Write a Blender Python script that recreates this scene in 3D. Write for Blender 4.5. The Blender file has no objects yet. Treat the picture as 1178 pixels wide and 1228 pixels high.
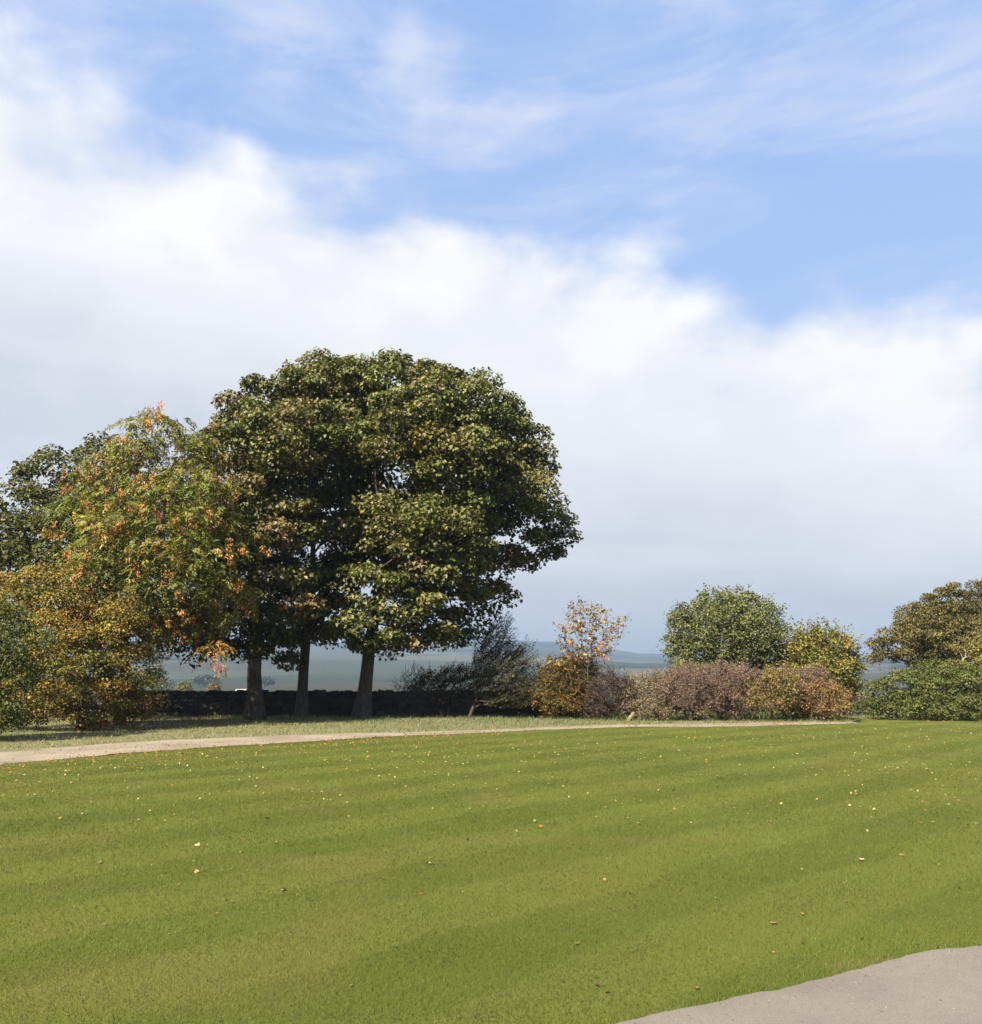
import bpy, math, random
import numpy as np
from mathutils import Vector

# ------------------------------------------------------------------ camera / sky / sun / exposure
SC = bpy.context.scene
COL = SC.collection
PW, PH, F, HZ = 1178.0, 1228.0, 1100.0, 815.0      # photo size, focal length and horizon row in pixels
EYE = 1.65
PITCH = math.atan((HZ - PH / 2) / F)

cam = bpy.data.cameras.new('camera')
camo = bpy.data.objects.new('camera', cam); COL.objects.link(camo)
cam.sensor_fit = 'HORIZONTAL'; cam.sensor_width = 36.0; cam.lens = 36.0 * F / PW
cam.clip_start = 0.1; cam.clip_end = 20000
camo.location = (0, 0, EYE); camo.rotation_euler = (math.pi / 2 + PITCH, 0, 0)
SC.camera = camo

SUN_AZ, SUN_EL = math.radians(35), math.radians(38)   # sun: left of and behind the viewer
SUNV = Vector((-math.sin(SUN_AZ) * math.cos(SUN_EL), -math.cos(SUN_AZ) * math.cos(SUN_EL), math.sin(SUN_EL)))
sun = bpy.data.lights.new('sun', 'SUN'); sun.energy = 5.0; sun.angle = math.radians(0.53); sun.color = (1.0, 0.90, 0.72)
suno = bpy.data.objects.new('sun', sun); COL.objects.link(suno)
suno.rotation_euler = SUNV.to_track_quat('Z', 'Y').to_euler(); suno.location = SUNV * 60

vs = SC.view_settings
vs.view_transform = 'Standard'; vs.look = 'None'; vs.gamma = 1.0; vs.use_curve_mapping = False
EXPO = 2.0
vs.exposure = EXPO
SKY_STRENGTH = 0.10


class NT:
    """small helper to write node trees"""
    def __init__(s, tree): s.t = tree; s.n = tree.nodes; s.l = tree.links
    def new(s, typ, **kw):
        n = s.n.new(typ)
        for k, v in kw.items(): setattr(n, k, v)
        return n
    def put(s, sock, v):
        if isinstance(v, bpy.types.NodeSocket): s.l.new(v, sock)
        else: sock.default_value = v
    def math(s, op, a, b=None, c=None, clamp=False):
        n = s.new('ShaderNodeMath', operation=op, use_clamp=clamp); s.put(n.inputs[0], a)
        if b is not None: s.put(n.inputs[1], b)
        if c is not None: s.put(n.inputs[2], c)
        return n.outputs[0]
    def step(s, v, lo, hi, a=0.0, b=1.0):
        n = s.new('ShaderNodeMapRange', interpolation_type='SMOOTHSTEP', clamp=True)
        for i, x in enumerate((v, lo, hi, a, b)): s.put(n.inputs[i], x)
        return n.outputs[0]
    def mix(s, f, a, b, blend='MIX'):
        n = s.new('ShaderNodeMix', data_type='RGBA', blend_type=blend)
        s.put(n.inputs[0], f); s.put(n.inputs[6], a); s.put(n.inputs[7], b)
        return n.outputs[2]
    def noise(s, vec, scale, detail=4, rough=0.5, dist=0.0):
        n = s.new('ShaderNodeTexNoise'); s.put(n.inputs['Vector'], vec)
        n.inputs['Scale'].default_value = scale; n.inputs['Detail'].default_value = detail
        n.inputs['Roughness'].default_value = rough; n.inputs['Distortion'].default_value = dist
        return n.outputs['Fac']
    def mapv(s, vec, scale=(1, 1, 1), rot=(0, 0, 0), loc=(0, 0, 0)):
        n = s.new('ShaderNodeMapping'); s.put(n.inputs[0], vec)
        n.inputs[1].default_value = loc; n.inputs[2].default_value = rot; n.inputs[3].default_value = scale
        return n.outputs[0]
    def vmath(s, op, a, b):
        n = s.new('ShaderNodeVectorMath', operation=op); s.put(n.inputs[0], a); s.put(n.inputs[1], b)
        return n.outputs[0]


def lin(r, g, b):
    f = lambda c: (c / 255 / 12.92) if c <= 10 else ((c / 255 + 0.055) / 1.055) ** 2.4
    return (f(r), f(g), f(b), 1.0)


def skycol(r, g, b, k=1.0):
    """a sky colour as seen in the finished picture -> value fed to the Background"""
    c = lin(r, g, b); m = k / (2 ** EXPO * SKY_STRENGTH)
    return (c[0] * m, c[1] * m, c[2] * m, 1.0)


world = bpy.data.worlds.new('World'); SC.world = world; world.use_nodes = True
w = NT(world.node_tree); w.n.clear()
out = w.new('ShaderNodeOutputWorld'); bg = w.new('ShaderNodeBackground')
w.l.new(bg.outputs[0], out.inputs[0]); bg.inputs[1].default_value = SKY_STRENGTH
nish = w.new('ShaderNodeTexSky', sky_type='NISHITA', sun_disc=False)
nish.sun_elevation = SUN_EL; nish.sun_rotation = math.pi + SUN_AZ
nish.altitude = 120; nish.air_density = 1.0; nish.dust_density = 1.2; nish.ozone_density = 1.5
tc = w.new('ShaderNodeTexCoord'); D = tc.outputs['Generated']
sep = w.new('ShaderNodeSeparateXYZ'); w.l.new(D, sep.inputs[0])
X, Y, Z = sep.outputs
el = w.math('MULTIPLY', w.math('ARCSINE', Z), 180 / math.pi)             # degrees above the horizon
az = w.math('ARCTAN2', X, Y)
# cloud deck coordinates: direction squashed in height so that clouds flatten towards the horizon
Dc = w.mapv(D, scale=(1, 1, 1.5))
n_big = w.noise(w.mapv(Dc, loc=(2.1, 0.4, 5.0)), 3.4, 2, 0.45)
n_puff = w.noise(w.mapv(Dc, loc=(8.8, 4.1, 2.2)), 7.0, 6, 0.48, 0.15)
n_fine = w.noise(w.mapv(Dc, loc=(1.3, 7.7, 0.4)), 26.0, 5, 0.5)
edge = w.math('MULTIPLY_ADD', w.math('COSINE', w.math('ADD', az, math.radians(52))), 18.5, 15.7)
edge = w.math('ADD', edge, w.math('MULTIPLY', w.math('SUBTRACT', n_big, 0.5), 6))
edge = w.math('ADD', edge, w.math('MULTIPLY', w.math('SUBTRACT', n_puff, 0.5), 17))
edge = w.math('ADD', edge, w.math('MULTIPLY', w.math('SUBTRACT', n_fine, 0.5), 1.6))
depth = w.math('SUBTRACT', edge, el)                                     # degrees below the cloud's upper edge
cover = w.step(depth, -2.2, 3.0)
# the blue: physical sky, paled by thin high cloud
haze_s = w.step(el, 8, 42, 1.0, 0.0)
blue = w.mix(0.88, nish.outputs[0], skycol(156, 188, 243))
blue = w.mix(w.math('MULTIPLY', haze_s, 0.35), blue, skycol(205, 220, 245))
Dw = w.mapv(D, scale=(2.2, 2.2, 9.0), rot=(0.0, 0.25, 0.3))
wisp = w.step(w.noise(Dw, 1.6, 9, 0.62, 0.6), 0.34, 0.74)
wisp = w.math('MULTIPLY', wisp, w.step(w.noise(w.mapv(D, loc=(3, 1, 5)), 2.0, 3, 0.5), 0.28, 0.56))
blue = w.mix(w.math('MULTIPLY', wisp, 0.66), blue, skycol(236, 242, 252))
# small loose puffs above the bank
puff2 = w.step(w.noise(w.mapv(D, scale=(1, 1, 1.9), loc=(7.1, 3.3, 1.2)), 3.6, 6, 0.5, 0.2), 0.56, 0.72)
blue = w.mix(w.math('MULTIPLY', puff2, 0.65), blue, skycol(244, 247, 254))
# the cloud bank: thin bright rim, thicker and greyer below
Db = w.mapv(D, scale=(1.0, 1.0, 6.0))
band = w.noise(Db, 2.3, 6, 0.55, 0.35)
shade = w.step(w.math('ADD', depth, w.math('MULTIPLY', w.math('SUBTRACT', band, 0.5), 10)), 6.5, 17)
white = w.mix(w.step(n_puff, 0.35, 0.65), skycol(246, 248, 253), skycol(255, 255, 255, 1.06))
grey = w.mix(w.step(band, 0.40, 0.66), skycol(216, 222, 233), skycol(233, 237, 244))
low = w.step(el, 1.0, 10.5, 1.0, 0.0)
grey = w.mix(w.math('MULTIPLY', low, w.step(band, 0.62, 0.40)), grey, skycol(215, 221, 231))
cloud = w.mix(shade, white, grey)
w.l.new(w.mix(cover, blue, cloud), bg.inputs[0])

world.cycles.sampling_method = 'MANUAL'; world.cycles.sample_map_resolution = 256
SC.cycles.use_denoising = True
SC.cycles.max_bounces = 6; SC.cycles.diffuse_bounces = 3; SC.cycles.glossy_bounces = 2
SC.cycles.transmission_bounces = 3; SC.cycles.volume_bounces = 0; SC.cycles.transparent_max_bounces = 4
SC.cycles.sample_clamp_indirect = 4.0
SC.cycles.caustics_reflective = False; SC.cycles.caustics_refractive = False

# ------------------------------------------------------------------ pixels to places
FW = np.array([0, math.cos(PITCH), math.sin(PITCH)]); UP = np.array([0, -math.sin(PITCH), math.cos(PITCH)])
C0 = np.array([0, 0, EYE])


def ray(px, py):
    return FW + np.array([1, 0, 0]) * ((px - PW / 2) / F) + UP * ((PH / 2 - py) / F)


def gnd(px, py, z=0.0):
    d = ray(px, py); return C0 + d * ((z - EYE) / d[2])


def at(px, py, y):
    d = ray(px, py); return C0 + d * (y / d[1])


def to_px(P):
    """ground points (N,2 or 3) -> pixel columns and rows"""
    P = np.asarray(P, float)
    if P.shape[1] == 2: P = np.c_[P, np.zeros(len(P))]
    q = P - C0; zc = q @ FW
    return PW / 2 + F * q[:, 0] / zc, PH / 2 - F * (q @ UP) / zc


# ------------------------------------------------------------------ object helpers
def mesh_np(name, co, faces, col=None, mat=None, smooth=False):
    """co (N,3), faces (M,k) -> mesh; col (N,3) point colours"""
    co = np.ascontiguousarray(co, np.float32); faces = np.ascontiguousarray(faces, np.int32)
    me = bpy.data.meshes.new(name)
    m, k = faces.shape
    me.vertices.add(len(co)); me.vertices.foreach_set('co', co.ravel())
    me.loops.add(m * k); me.loops.foreach_set('vertex_index', faces.ravel())
    me.polygons.add(m); me.polygons.foreach_set('loop_start', np.arange(0, m * k, k, dtype=np.int32))
    me.update(calc_edges=True)
    if smooth: me.polygons.foreach_set('use_smooth', np.ones(m, bool))
    if col is not None:
        a = me.color_attributes.new('Col', 'FLOAT_COLOR', 'POINT')
        a.data.foreach_set('color', np.c_[col, np.ones(len(col))].astype(np.float32).ravel())
    if mat: me.materials.append(mat)
    me.validate()
    return me


def link(name, me, parent=None, loc=None):
    o = bpy.data.objects.new(name, me); COL.objects.link(o)
    if parent is not None: o.parent = parent
    if loc is not None: o.location = loc
    return o


def tag(o, label=None, cat=None, group=None, kind=None):
    for k, v in (('label', label), ('category', cat), ('group', group), ('kind', kind)):
        if v: o[k] = v
    return o


def norm(v):
    return v / np.maximum(np.linalg.norm(v, axis=-1, keepdims=True), 1e-9)


# ------------------------------------------------------------------ materials
def new_mat(name):
    m = bpy.data.materials.new(name); m.use_nodes = True
    t = NT(m.node_tree); t.n.clear()
    o = t.new('ShaderNodeOutputMaterial')
    return m, t, o


def leaf_mat(name, trans=0.28, rough=0.5, spec=0.35, tcol=(1.25, 1.2, 0.7, 1)):
    m, t, o = new_mat(name)
    a = t.new('ShaderNodeAttribute', attribute_name='Col')
    p = t.new('ShaderNodeBsdfPrincipled'); t.l.new(a.outputs['Color'], p.inputs['Base Color'])
    p.inputs['Roughness'].default_value = rough; p.inputs['Specular IOR Level'].default_value = spec
    tr = t.new('ShaderNodeBsdfTranslucent')
    t.l.new(t.mix(1.0, a.outputs['Color'], tcol, 'MULTIPLY'), tr.inputs[0])
    ms = t.new('ShaderNodeMixShader'); ms.inputs[0].default_value = trans
    t.l.new(p.outputs[0], ms.inputs[1]); t.l.new(tr.outputs[0], ms.inputs[2]); t.l.new(ms.outputs[0], o.inputs[0])
    return m


def bark_mat(name, c1, c2, scale=6.0):
    m, t, o = new_mat(name)
    tcn = t.new('ShaderNodeTexCoord'); v = t.mapv(tcn.outputs['Object'], scale=(1, 1, 0.28))
    n1 = t.noise(v, scale * 2.5, 8, 0.6, 0.6); n2 = t.noise(tcn.outputs['Object'], 1.3, 3)
    c = t.mix(t.step(n1, 0.3, 0.7), c1, c2)
    c = t.mix(t.math('MULTIPLY', t.step(n2, 0.5, 0.7), 0.5), c, (0.07, 0.085, 0.035, 1))
    p = t.new('ShaderNodeBsdfPrincipled'); t.l.new(c, p.inputs['Base Color']); p.inputs['Roughness'].default_value = 0.9
    b = t.new('ShaderNodeBump'); b.inputs['Strength'].default_value = 0.8; b.inputs['Distance'].default_value = 0.03
    t.l.new(n1, b.inputs['Height']); t.l.new(b.outputs[0], p.inputs['Normal'])
    t.l.new(p.outputs[0], o.inputs[0])
    return m


M_LEAF = leaf_mat('leaf_glossy', 0.22, 0.48, 0.26)
M_LEAF_MATT = leaf_mat('leaf_matt', 0.30, 0.6, 0.25)
M_GRASS = leaf_mat('grass_blade', 0.34, 0.65, 0.12)
M_STRAW = leaf_mat('rough_grass_blade', 0.3, 0.65, 0.2)
M_BARK = bark_mat('bark_grey_brown', (0.024, 0.019, 0.014, 1), (0.085, 0.066, 0.046, 1))
M_BARK_ASH = bark_mat('bark_pale', (0.055, 0.047, 0.036, 1), (0.14, 0.12, 0.095, 1), 5)
M_TWIG = bark_mat('twig_purple', (0.10, 0.062, 0.054, 1), (0.21, 0.14, 0.118, 1), 12)
M_TWIG_DK = bark_mat('twig_dark', (0.016, 0.012, 0.009, 1), (0.04, 0.03, 0.022, 1), 12)


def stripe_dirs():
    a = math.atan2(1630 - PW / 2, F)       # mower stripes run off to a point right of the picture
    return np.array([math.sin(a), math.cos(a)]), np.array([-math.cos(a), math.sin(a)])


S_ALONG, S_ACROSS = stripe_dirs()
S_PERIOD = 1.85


def lawn_material():
    m, t, o = new_mat('mown_lawn')
    g = t.new('ShaderNodeNewGeometry'); P = g.outputs['Position']
    sp = t.new('ShaderNodeSeparateXYZ'); t.l.new(P, sp.inputs[0])
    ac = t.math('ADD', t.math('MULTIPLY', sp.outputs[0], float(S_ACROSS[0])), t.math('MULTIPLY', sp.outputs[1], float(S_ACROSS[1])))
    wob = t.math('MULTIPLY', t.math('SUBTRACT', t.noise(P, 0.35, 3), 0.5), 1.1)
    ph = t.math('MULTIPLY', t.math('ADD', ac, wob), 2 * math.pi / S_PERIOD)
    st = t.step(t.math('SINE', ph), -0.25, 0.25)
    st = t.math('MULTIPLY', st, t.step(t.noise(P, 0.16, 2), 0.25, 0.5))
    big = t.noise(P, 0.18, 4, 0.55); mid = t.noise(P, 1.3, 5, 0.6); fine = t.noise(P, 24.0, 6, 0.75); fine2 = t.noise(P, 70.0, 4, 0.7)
    c = t.mix(st, (0.166, 0.170, 0.047, 1), (0.122, 0.134, 0.031, 1))  # stripes: light and dark of leaning blades, put into the base colour
    c = t.mix(t.math('MULTIPLY', t.step(big, 0.45, 0.7), 0.45), c, (0.22, 0.195, 0.06, 1))
    c = t.mix(t.math('MULTIPLY', t.step(mid, 0.52, 0.74), 0.40), c, (0.125, 0.150, 0.026, 1))
    c = t.mix(t.math('MULTIPLY', t.step(fine, 0.48, 0.80), 0.55), c, (0.26, 0.24, 0.085, 1))
    c = t.mix(t.math('MULTIPLY', t.step(fine2, 0.55, 0.33), 0.55), c, (0.095, 0.105, 0.02, 1))
    worn = t.math('MULTIPLY', t.step(t.noise(P, 0.55, 4, 0.6), 0.60, 0.74), t.step(mid, 0.42, 0.62))
    c = t.mix(t.math('MULTIPLY', worn, 0.45), c, (0.20, 0.155, 0.07, 1))
    c = t.mix(1.0, c, (0.495, 0.545, 0.425, 1), 'MULTIPLY')
    p = t.new('ShaderNodeBsdfPrincipled'); t.l.new(c, p.inputs['Base Color'])
    p.inputs['Roughness'].default_value = 0.85; p.inputs['Specular IOR Level'].default_value = 0.05
    b = t.new('ShaderNodeBump'); b.inputs['Strength'].default_value = 0.55; b.inputs['Distance'].default_value = 0.04
    t.l.new(t.math('ADD', fine, t.math('MULTIPLY', fine2, 0.6)), b.inputs['Height']); t.l.new(b.outputs[0], p.inputs['Normal'])
    t.l.new(p.outputs[0], o.inputs[0])
    return m


def rough_ground_material():
    m, t, o = new_mat('verge_soil_and_grass')
    g = t.new('ShaderNodeNewGeometry'); P = g.outputs['Position']
    a, b2, c3 = t.noise(P, 0.5, 4), t.noise(P, 6, 6, 0.7), t.noise(P, 30, 4, 0.7)
    c = t.mix(t.step(b2, 0.35, 0.65), (0.07, 0.066, 0.028, 1), (0.145, 0.138, 0.056, 1))
    c = t.mix(t.math('MULTIPLY', t.step(a, 0.48, 0.66), 0.6), c, (0.085, 0.105, 0.026, 1))
    c = t.mix(t.math('MULTIPLY', t.step(c3, 0.62, 0.72), 0.5), c, (0.16, 0.075, 0.03, 1))
    p = t.new('ShaderNodeBsdfPrincipled'); t.l.new(c, p.inputs['Base Color']); p.inputs['Roughness'].default_value = 0.95
    b = t.new('ShaderNodeBump'); b.inputs['Strength'].default_value = 0.7; b.inputs['Distance'].default_value = 0.05
    t.l.new(t.math('ADD', b2, c3), b.inputs['Height']); t.l.new(b.outputs[0], p.inputs['Normal'])
    t.l.new(p.outputs[0], o.inputs[0]); return m


def track_material():
    m, t, o = new_mat('gravel_track')
    g = t.new('ShaderNodeNewGeometry'); P = g.outputs['Position']
    a, b2, c3 = t.noise(P, 0.6, 5, 0.6), t.noise(P, 5, 6, 0.7), t.noise(P, 45, 3, 0.7)
    c = t.mix(t.step(a, 0.3, 0.7), (0.125, 0.098, 0.068, 1), (0.205, 0.168, 0.124, 1))
    c = t.mix(t.math('MULTIPLY', t.step(b2, 0.52, 0.70), 0.6), c, (0.09, 0.068, 0.036, 1))
    c = t.mix(t.math('MULTIPLY', t.step(c3, 0.56, 0.72), 0.45), c, (0.32, 0.285, 0.23, 1))
    p = t.new('ShaderNodeBsdfPrincipled'); t.l.new(c, p.inputs['Base Color']); p.inputs['Roughness'].default_value = 0.95
    b = t.new('ShaderNodeBump'); b.inputs['Strength'].default_value = 0.6; b.inputs['Distance'].default_value = 0.02
    t.l.new(t.math('ADD', c3, b2), b.inputs['Height']); t.l.new(b.outputs[0], p.inputs['Normal'])
    t.l.new(p.outputs[0], o.inputs[0]); return m


def tarmac_material():
    m, t, o = new_mat('worn_tarmac')
    g = t.new('ShaderNodeNewGeometry'); P = g.outputs['Position']
    a, b2, c3 = t.noise(P, 0.9, 5, 0.6), t.noise(P, 12, 6, 0.65), t.noise(P, 160, 3, 0.8)
    vor = t.new('ShaderNodeTexVoronoi'); t.l.new(P, vor.inputs['Vector']); vor.inputs['Scale'].default_value = 150
    c = t.mix(t.step(a, 0.3, 0.7), (0.098, 0.086, 0.071, 1), (0.142, 0.125, 0.103, 1))
    c = t.mix(t.math('MULTIPLY', t.step(b2, 0.5, 0.75), 0.35), c, (0.078, 0.067, 0.052, 1))
    c = t.mix(t.math('MULTIPLY', t.step(c3, 0.5, 0.75), 0.55), c, (0.225, 0.203, 0.175, 1))
    c = t.mix(t.math('MULTIPLY', t.step(vor.outputs['Distance'], 0.42, 0.7), 0.5), c, (0.07, 0.063, 0.052, 1))
    p = t.new('ShaderNodeBsdfPrincipled'); t.l.new(c, p.inputs['Base Color']); p.inputs['Roughness'].default_value = 0.9
    b = t.new('ShaderNodeBump'); b.inputs['Strength'].default_value = 0.5; b.inputs['Distance'].default_value = 0.006
    t.l.new(t.math('SUBTRACT', c3, vor.outputs['Distance']), b.inputs['Height']); t.l.new(b.outputs[0], p.inputs['Normal'])
    t.l.new(p.outputs[0], o.inputs[0]); return m


def fields_material():
    m, t, o = new_mat('far_fields_and_woods')
    g = t.new('ShaderNodeNewGeometry'); P = g.outputs['Position']
    Pd = t.vmath('ADD', P, t.vmath('MULTIPLY', t.mix(1.0, t.noise(P, 0.004, 3), (1, 1, 1, 1), 'MULTIPLY'), (90, 90, 0)))
    Pm = t.mapv(Pd, scale=(0.0042, 0.0024, 0.0), rot=(0, 0, 0.3))
    v = t.new('ShaderNodeTexVoronoi', voronoi_dimensions='2D'); t.l.new(Pm, v.inputs['Vector']); v.inputs['Scale'].default_value = 1.0
    ve = t.new('ShaderNodeTexVoronoi', voronoi_dimensions='2D', feature='DISTANCE_TO_EDGE'); t.l.new(Pm, ve.inputs['Vector'])
    sp = t.new('ShaderNodeSeparateColor'); t.l.new(v.outputs['Color'], sp.inputs[0])
    c = t.mix(sp.outputs[0], (0.062, 0.075, 0.034, 1), (0.125, 0.125, 0.066, 1))
    c = t.mix(t.step(sp.outputs[1], 0.62, 0.66), c, (0.20, 0.175, 0.10, 1))
    c = t.mix(t.step(sp.outputs[2], 0.80, 0.84), c, (0.10, 0.085, 0.055, 1))
    c = t.mix(t.math('MULTIPLY', t.step(ve.outputs['Distance'], 0.035, 0.012), 0.85), c, (0.022, 0.030, 0.013, 1))
    wood = t.step(t.noise(P, 0.0016, 5, 0.6), 0.54, 0.57)
    sz = t.new('ShaderNodeSeparateXYZ'); t.l.new(P, sz.inputs[0])
    wood = t.math('MAXIMUM', wood, t.math('MULTIPLY', t.step(sz.outputs[2], 90, 140), t.step(t.noise(P, 0.0011, 3), 0.42, 0.52)))
    wc = t.mix(t.noise(P, 0.05, 4, 0.7), (0.018, 0.026, 0.010, 1), (0.060, 0.065, 0.024, 1))
    c = t.mix(wood, c, wc)
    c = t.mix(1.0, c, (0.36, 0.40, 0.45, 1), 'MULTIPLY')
    p = t.new('ShaderNodeBsdfPrincipled'); t.l.new(c, p.inputs['Base Color']); p.inputs['Roughness'].default_value = 1.0
    p.inputs['Specular IOR Level'].default_value = 0.0
    t.l.new(p.outputs[0], o.inputs[0]); return m


def stone_material():
    m, t, o = new_mat('weathered_gritstone')
    oi = t.new('ShaderNodeObjectInfo'); g = t.new('ShaderNodeNewGeometry'); P = g.outputs['Position']
    n = t.noise(P, 9, 6, 0.65); l = t.noise(P, 3, 4, 0.6)
    c = t.mix(oi.outputs['Random'], (0.022, 0.019, 0.015, 1), (0.05, 0.043, 0.035, 1))
    c = t.mix(t.math('MULTIPLY', t.step(n, 0.4, 0.7), 0.5), c, (0.014, 0.013, 0.011, 1))
    c = t.mix(t.math('MULTIPLY', t.step(l, 0.58, 0.7), 0.4), c, (0.035, 0.040, 0.02, 1))
    p = t.new('ShaderNodeBsdfPrincipled'); t.l.new(c, p.inputs['Base Color']); p.inputs['Roughness'].default_value = 0.95
    b = t.new('ShaderNodeBump'); b.inputs['Strength'].default_value = 0.7; b.inputs['Distance'].default_value = 0.03
    t.l.new(n, b.inputs['Height']); t.l.new(b.outputs[0], p.inputs['Normal'])
    t.l.new(p.outputs[0], o.inputs[0]); return m


def plain_mat(name, c, rough=0.7, c2=None, scale=8.0):
    m, t, o = new_mat(name)
    g = t.new('ShaderNodeNewGeometry')
    col = t.mix(t.noise(g.outputs['Position'], scale, 5, 0.6), c, c2 or tuple(x * 0.7 for x in c[:3]) + (1,))
    p = t.new('ShaderNodeBsdfPrincipled'); t.l.new(col, p.inputs['Base Color']); p.inputs['Roughness'].default_value = rough
    t.l.new(p.outputs[0], o.inputs[0]); return m


M_LAWN, M_VERGE, M_TRACK, M_ROAD, M_FIELD, M_STONE = lawn_material(), rough_ground_material(), track_material(), tarmac_material(), fields_material(), stone_material()

# ------------------------------------------------------------------ the ground
def vnoise(x, y, seed=0):
    """cheap smooth value noise"""
    r = np.random.RandomState(seed).rand(256, 256)
    xi, yi = np.floor(x).astype(int), np.floor(y).astype(int); fx, fy = x - xi, y - yi
    fx, fy = fx * fx * (3 - 2 * fx), fy * fy * (3 - 2 * fy)
    g = lambda a, b: r[a % 256, b % 256]
    return (g(xi, yi) * (1 - fx) + g(xi + 1, yi) * fx) * (1 - fy) + (g(xi, yi + 1) * (1 - fx) + g(xi + 1, yi + 1) * fx) * fy


def sstep(x, a, b):
    t = np.clip((x - a) / (b - a), 0, 1); return t * t * (3 - 2 * t)


def terrain(x, y):
    """height: level by the viewer, dipping gently past the wall, then rising to the far ridge"""
    r = np.hypot(x, y); a = np.degrees(np.arctan2(x, y))
    h = -5.0 * sstep(r, 52, 260)
    h = h + (vnoise(x / 60, y / 60, 3) - 0.5) * 1.2 * sstep(r, 60, 140)
    ridge = np.interp(a, [-180, -90, -40, -24, -10, -2, 4, 9, 12, 18, 25, 40, 90, 180],
                      [60, 70, 112, 116, 128, 136, 124, 84, 82, 78, 76, 88, 70, 60])
    ridge = ridge * 1.5 * (0.93 + 0.14 * vnoise(x / 600 + 50, y / 600 + 50, 5))
    up = sstep(r, 560, 4900)
    mid = np.exp(-((r - 2000) / 600) ** 2) * 20 * (0.4 + vnoise(x / 500 + 9, y / 500 + 9, 8))
    down = 1 - 0.7 * sstep(r, 5000, 8500)
    return h + (ridge * up ** 1.35 + mid) * down - 0.03


def polar_sheet(name, radii, nseg, mat):
    th = np.linspace(0, 2 * np.pi, nseg, endpoint=False)
    R, T = np.meshgrid(radii, th, indexing='ij')
    x, y = R * np.sin(T), R * np.cos(T)
    co = np.stack([x, y, terrain(x, y)], -1).reshape(-1, 3)
    i, j = np.meshgrid(np.arange(len(radii) - 1), np.arange(nseg), indexing='ij'); j2 = (j + 1) % nseg
    f = np.stack([i * nseg + j, i * nseg + j2, (i + 1) * nseg + j2, (i + 1) * nseg + j], -1).reshape(-1, 4)
    f = f[:, ::-1]
    return link(name, mesh_np(name, co, f, mat=mat, smooth=True))


g = polar_sheet('ground', np.r_[0.01, 20, 40, np.linspace(52, 300, 26), 340, 380, 430, 480], 180, M_FIELD)
tag(g, 'gently falling pasture beyond the garden wall', 'ground', kind='structure')
g = polar_sheet('hills', np.r_[480, np.linspace(520, 5200, 80), np.linspace(5400, 8600, 12)], 360, M_FIELD)
tag(g, 'long hazy ridge of fields and woods beyond the valley', 'hills', kind='structure')


def poly_sheet(name, pts, z, mat, label, cat):
    """flat sheet from an outline, filled by bmesh"""
    import bmesh
    bm = bmesh.new(); vs_ = [bm.verts.new((p[0], p[1], z)) for p in pts]
    es = [bm.edges.new((vs_[i], vs_[(i + 1) % len(vs_)])) for i in range(len(vs_))]
    bmesh.ops.triangle_fill(bm, edges=es, use_beauty=True)
    bmesh.ops.recalc_face_normals(bm, faces=bm.faces)
    if bm.faces and sum(f.normal.z for f in bm.faces) < 0: bmesh.ops.reverse_faces(bm, faces=bm.faces)
    me = bpy.data.meshes.new(name); bm.to_mesh(me); bm.free(); me.materials.append(mat)
    return tag(link(name, me), label, cat, kind='structure')


def densify(pts, step, jit, rng):
    """resample a 2-D polyline and roughen it"""
    pts = np.array(pts, float); seg = np.hypot(*np.diff(pts, axis=0).T); s = np.r_[0, np.cumsum(seg)]
    n = max(2, int(s[-1] / step)); u = np.linspace(0, s[-1], n)
    q = np.c_[np.interp(u, s, pts[:, 0]), np.interp(u, s, pts[:, 1])]
    k = np.ones(5) / 5
    sm = np.c_[np.convolve(np.pad(q[:, 0], 2, 'edge'), k, 'valid'), np.convolve(np.pad(q[:, 1], 2, 'edge'), k, 'valid')]
    t = norm(np.gradient(sm, axis=0)); nrm = np.c_[-t[:, 1], t[:, 0]]
    w_ = np.convolve(rng.normal(0, 1, n + 8), np.ones(9) / 9, 'valid') * 1.8 + rng.normal(0, 0.35, n)
    return sm + nrm * (w_ * jit)[:, None]


def inside(pts, poly):
    x, y = pts[:, 0], pts[:, 1]; c = np.zeros(len(pts), bool); j = len(poly) - 1
    for i in range(len(poly)):
        (xi, yi), (xj, yj) = poly[i], poly[j]
        k = ((yi > y) != (yj > y)) & (x < (xj - xi) * (y - yi) / (yj - yi + 1e-12) + xi); c ^= k; j = i
    return c


RNG = np.random.RandomState(7)
# the gravel track, from its two edges in the photograph
near_px = [(-260, 945), (-120, 929), (0, 917), (60, 912), (130, 905), (200, 900), (300, 893), (400, 887), (470, 883), (540, 881), (620, 877), (700, 873.5), (745, 871.8), (800, 871.6), (860, 871.6), (950, 870), (1000, 868.6), (1034, 867.2)]
far_px = [(-260, 922), (-120, 912), (0, 902.5), (60, 898), (130, 892), (200, 888), (300, 883.5), (400, 880), (470, 878.5), (540, 877), (620, 874), (700, 870.4), (745, 869.2), (800, 868.6), (860, 868.0), (950, 866.4), (1000, 866.2), (1034, 866.6)]
T_NEAR = densify([gnd(*p)[:2] for p in near_px], 0.45, 0.16, RNG)
T_FAR = densify([gnd(*p)[:2] for p in far_px], 0.45, 0.16, RNG)
TRACK = np.r_[T_NEAR, T_FAR[::-1]]
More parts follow.
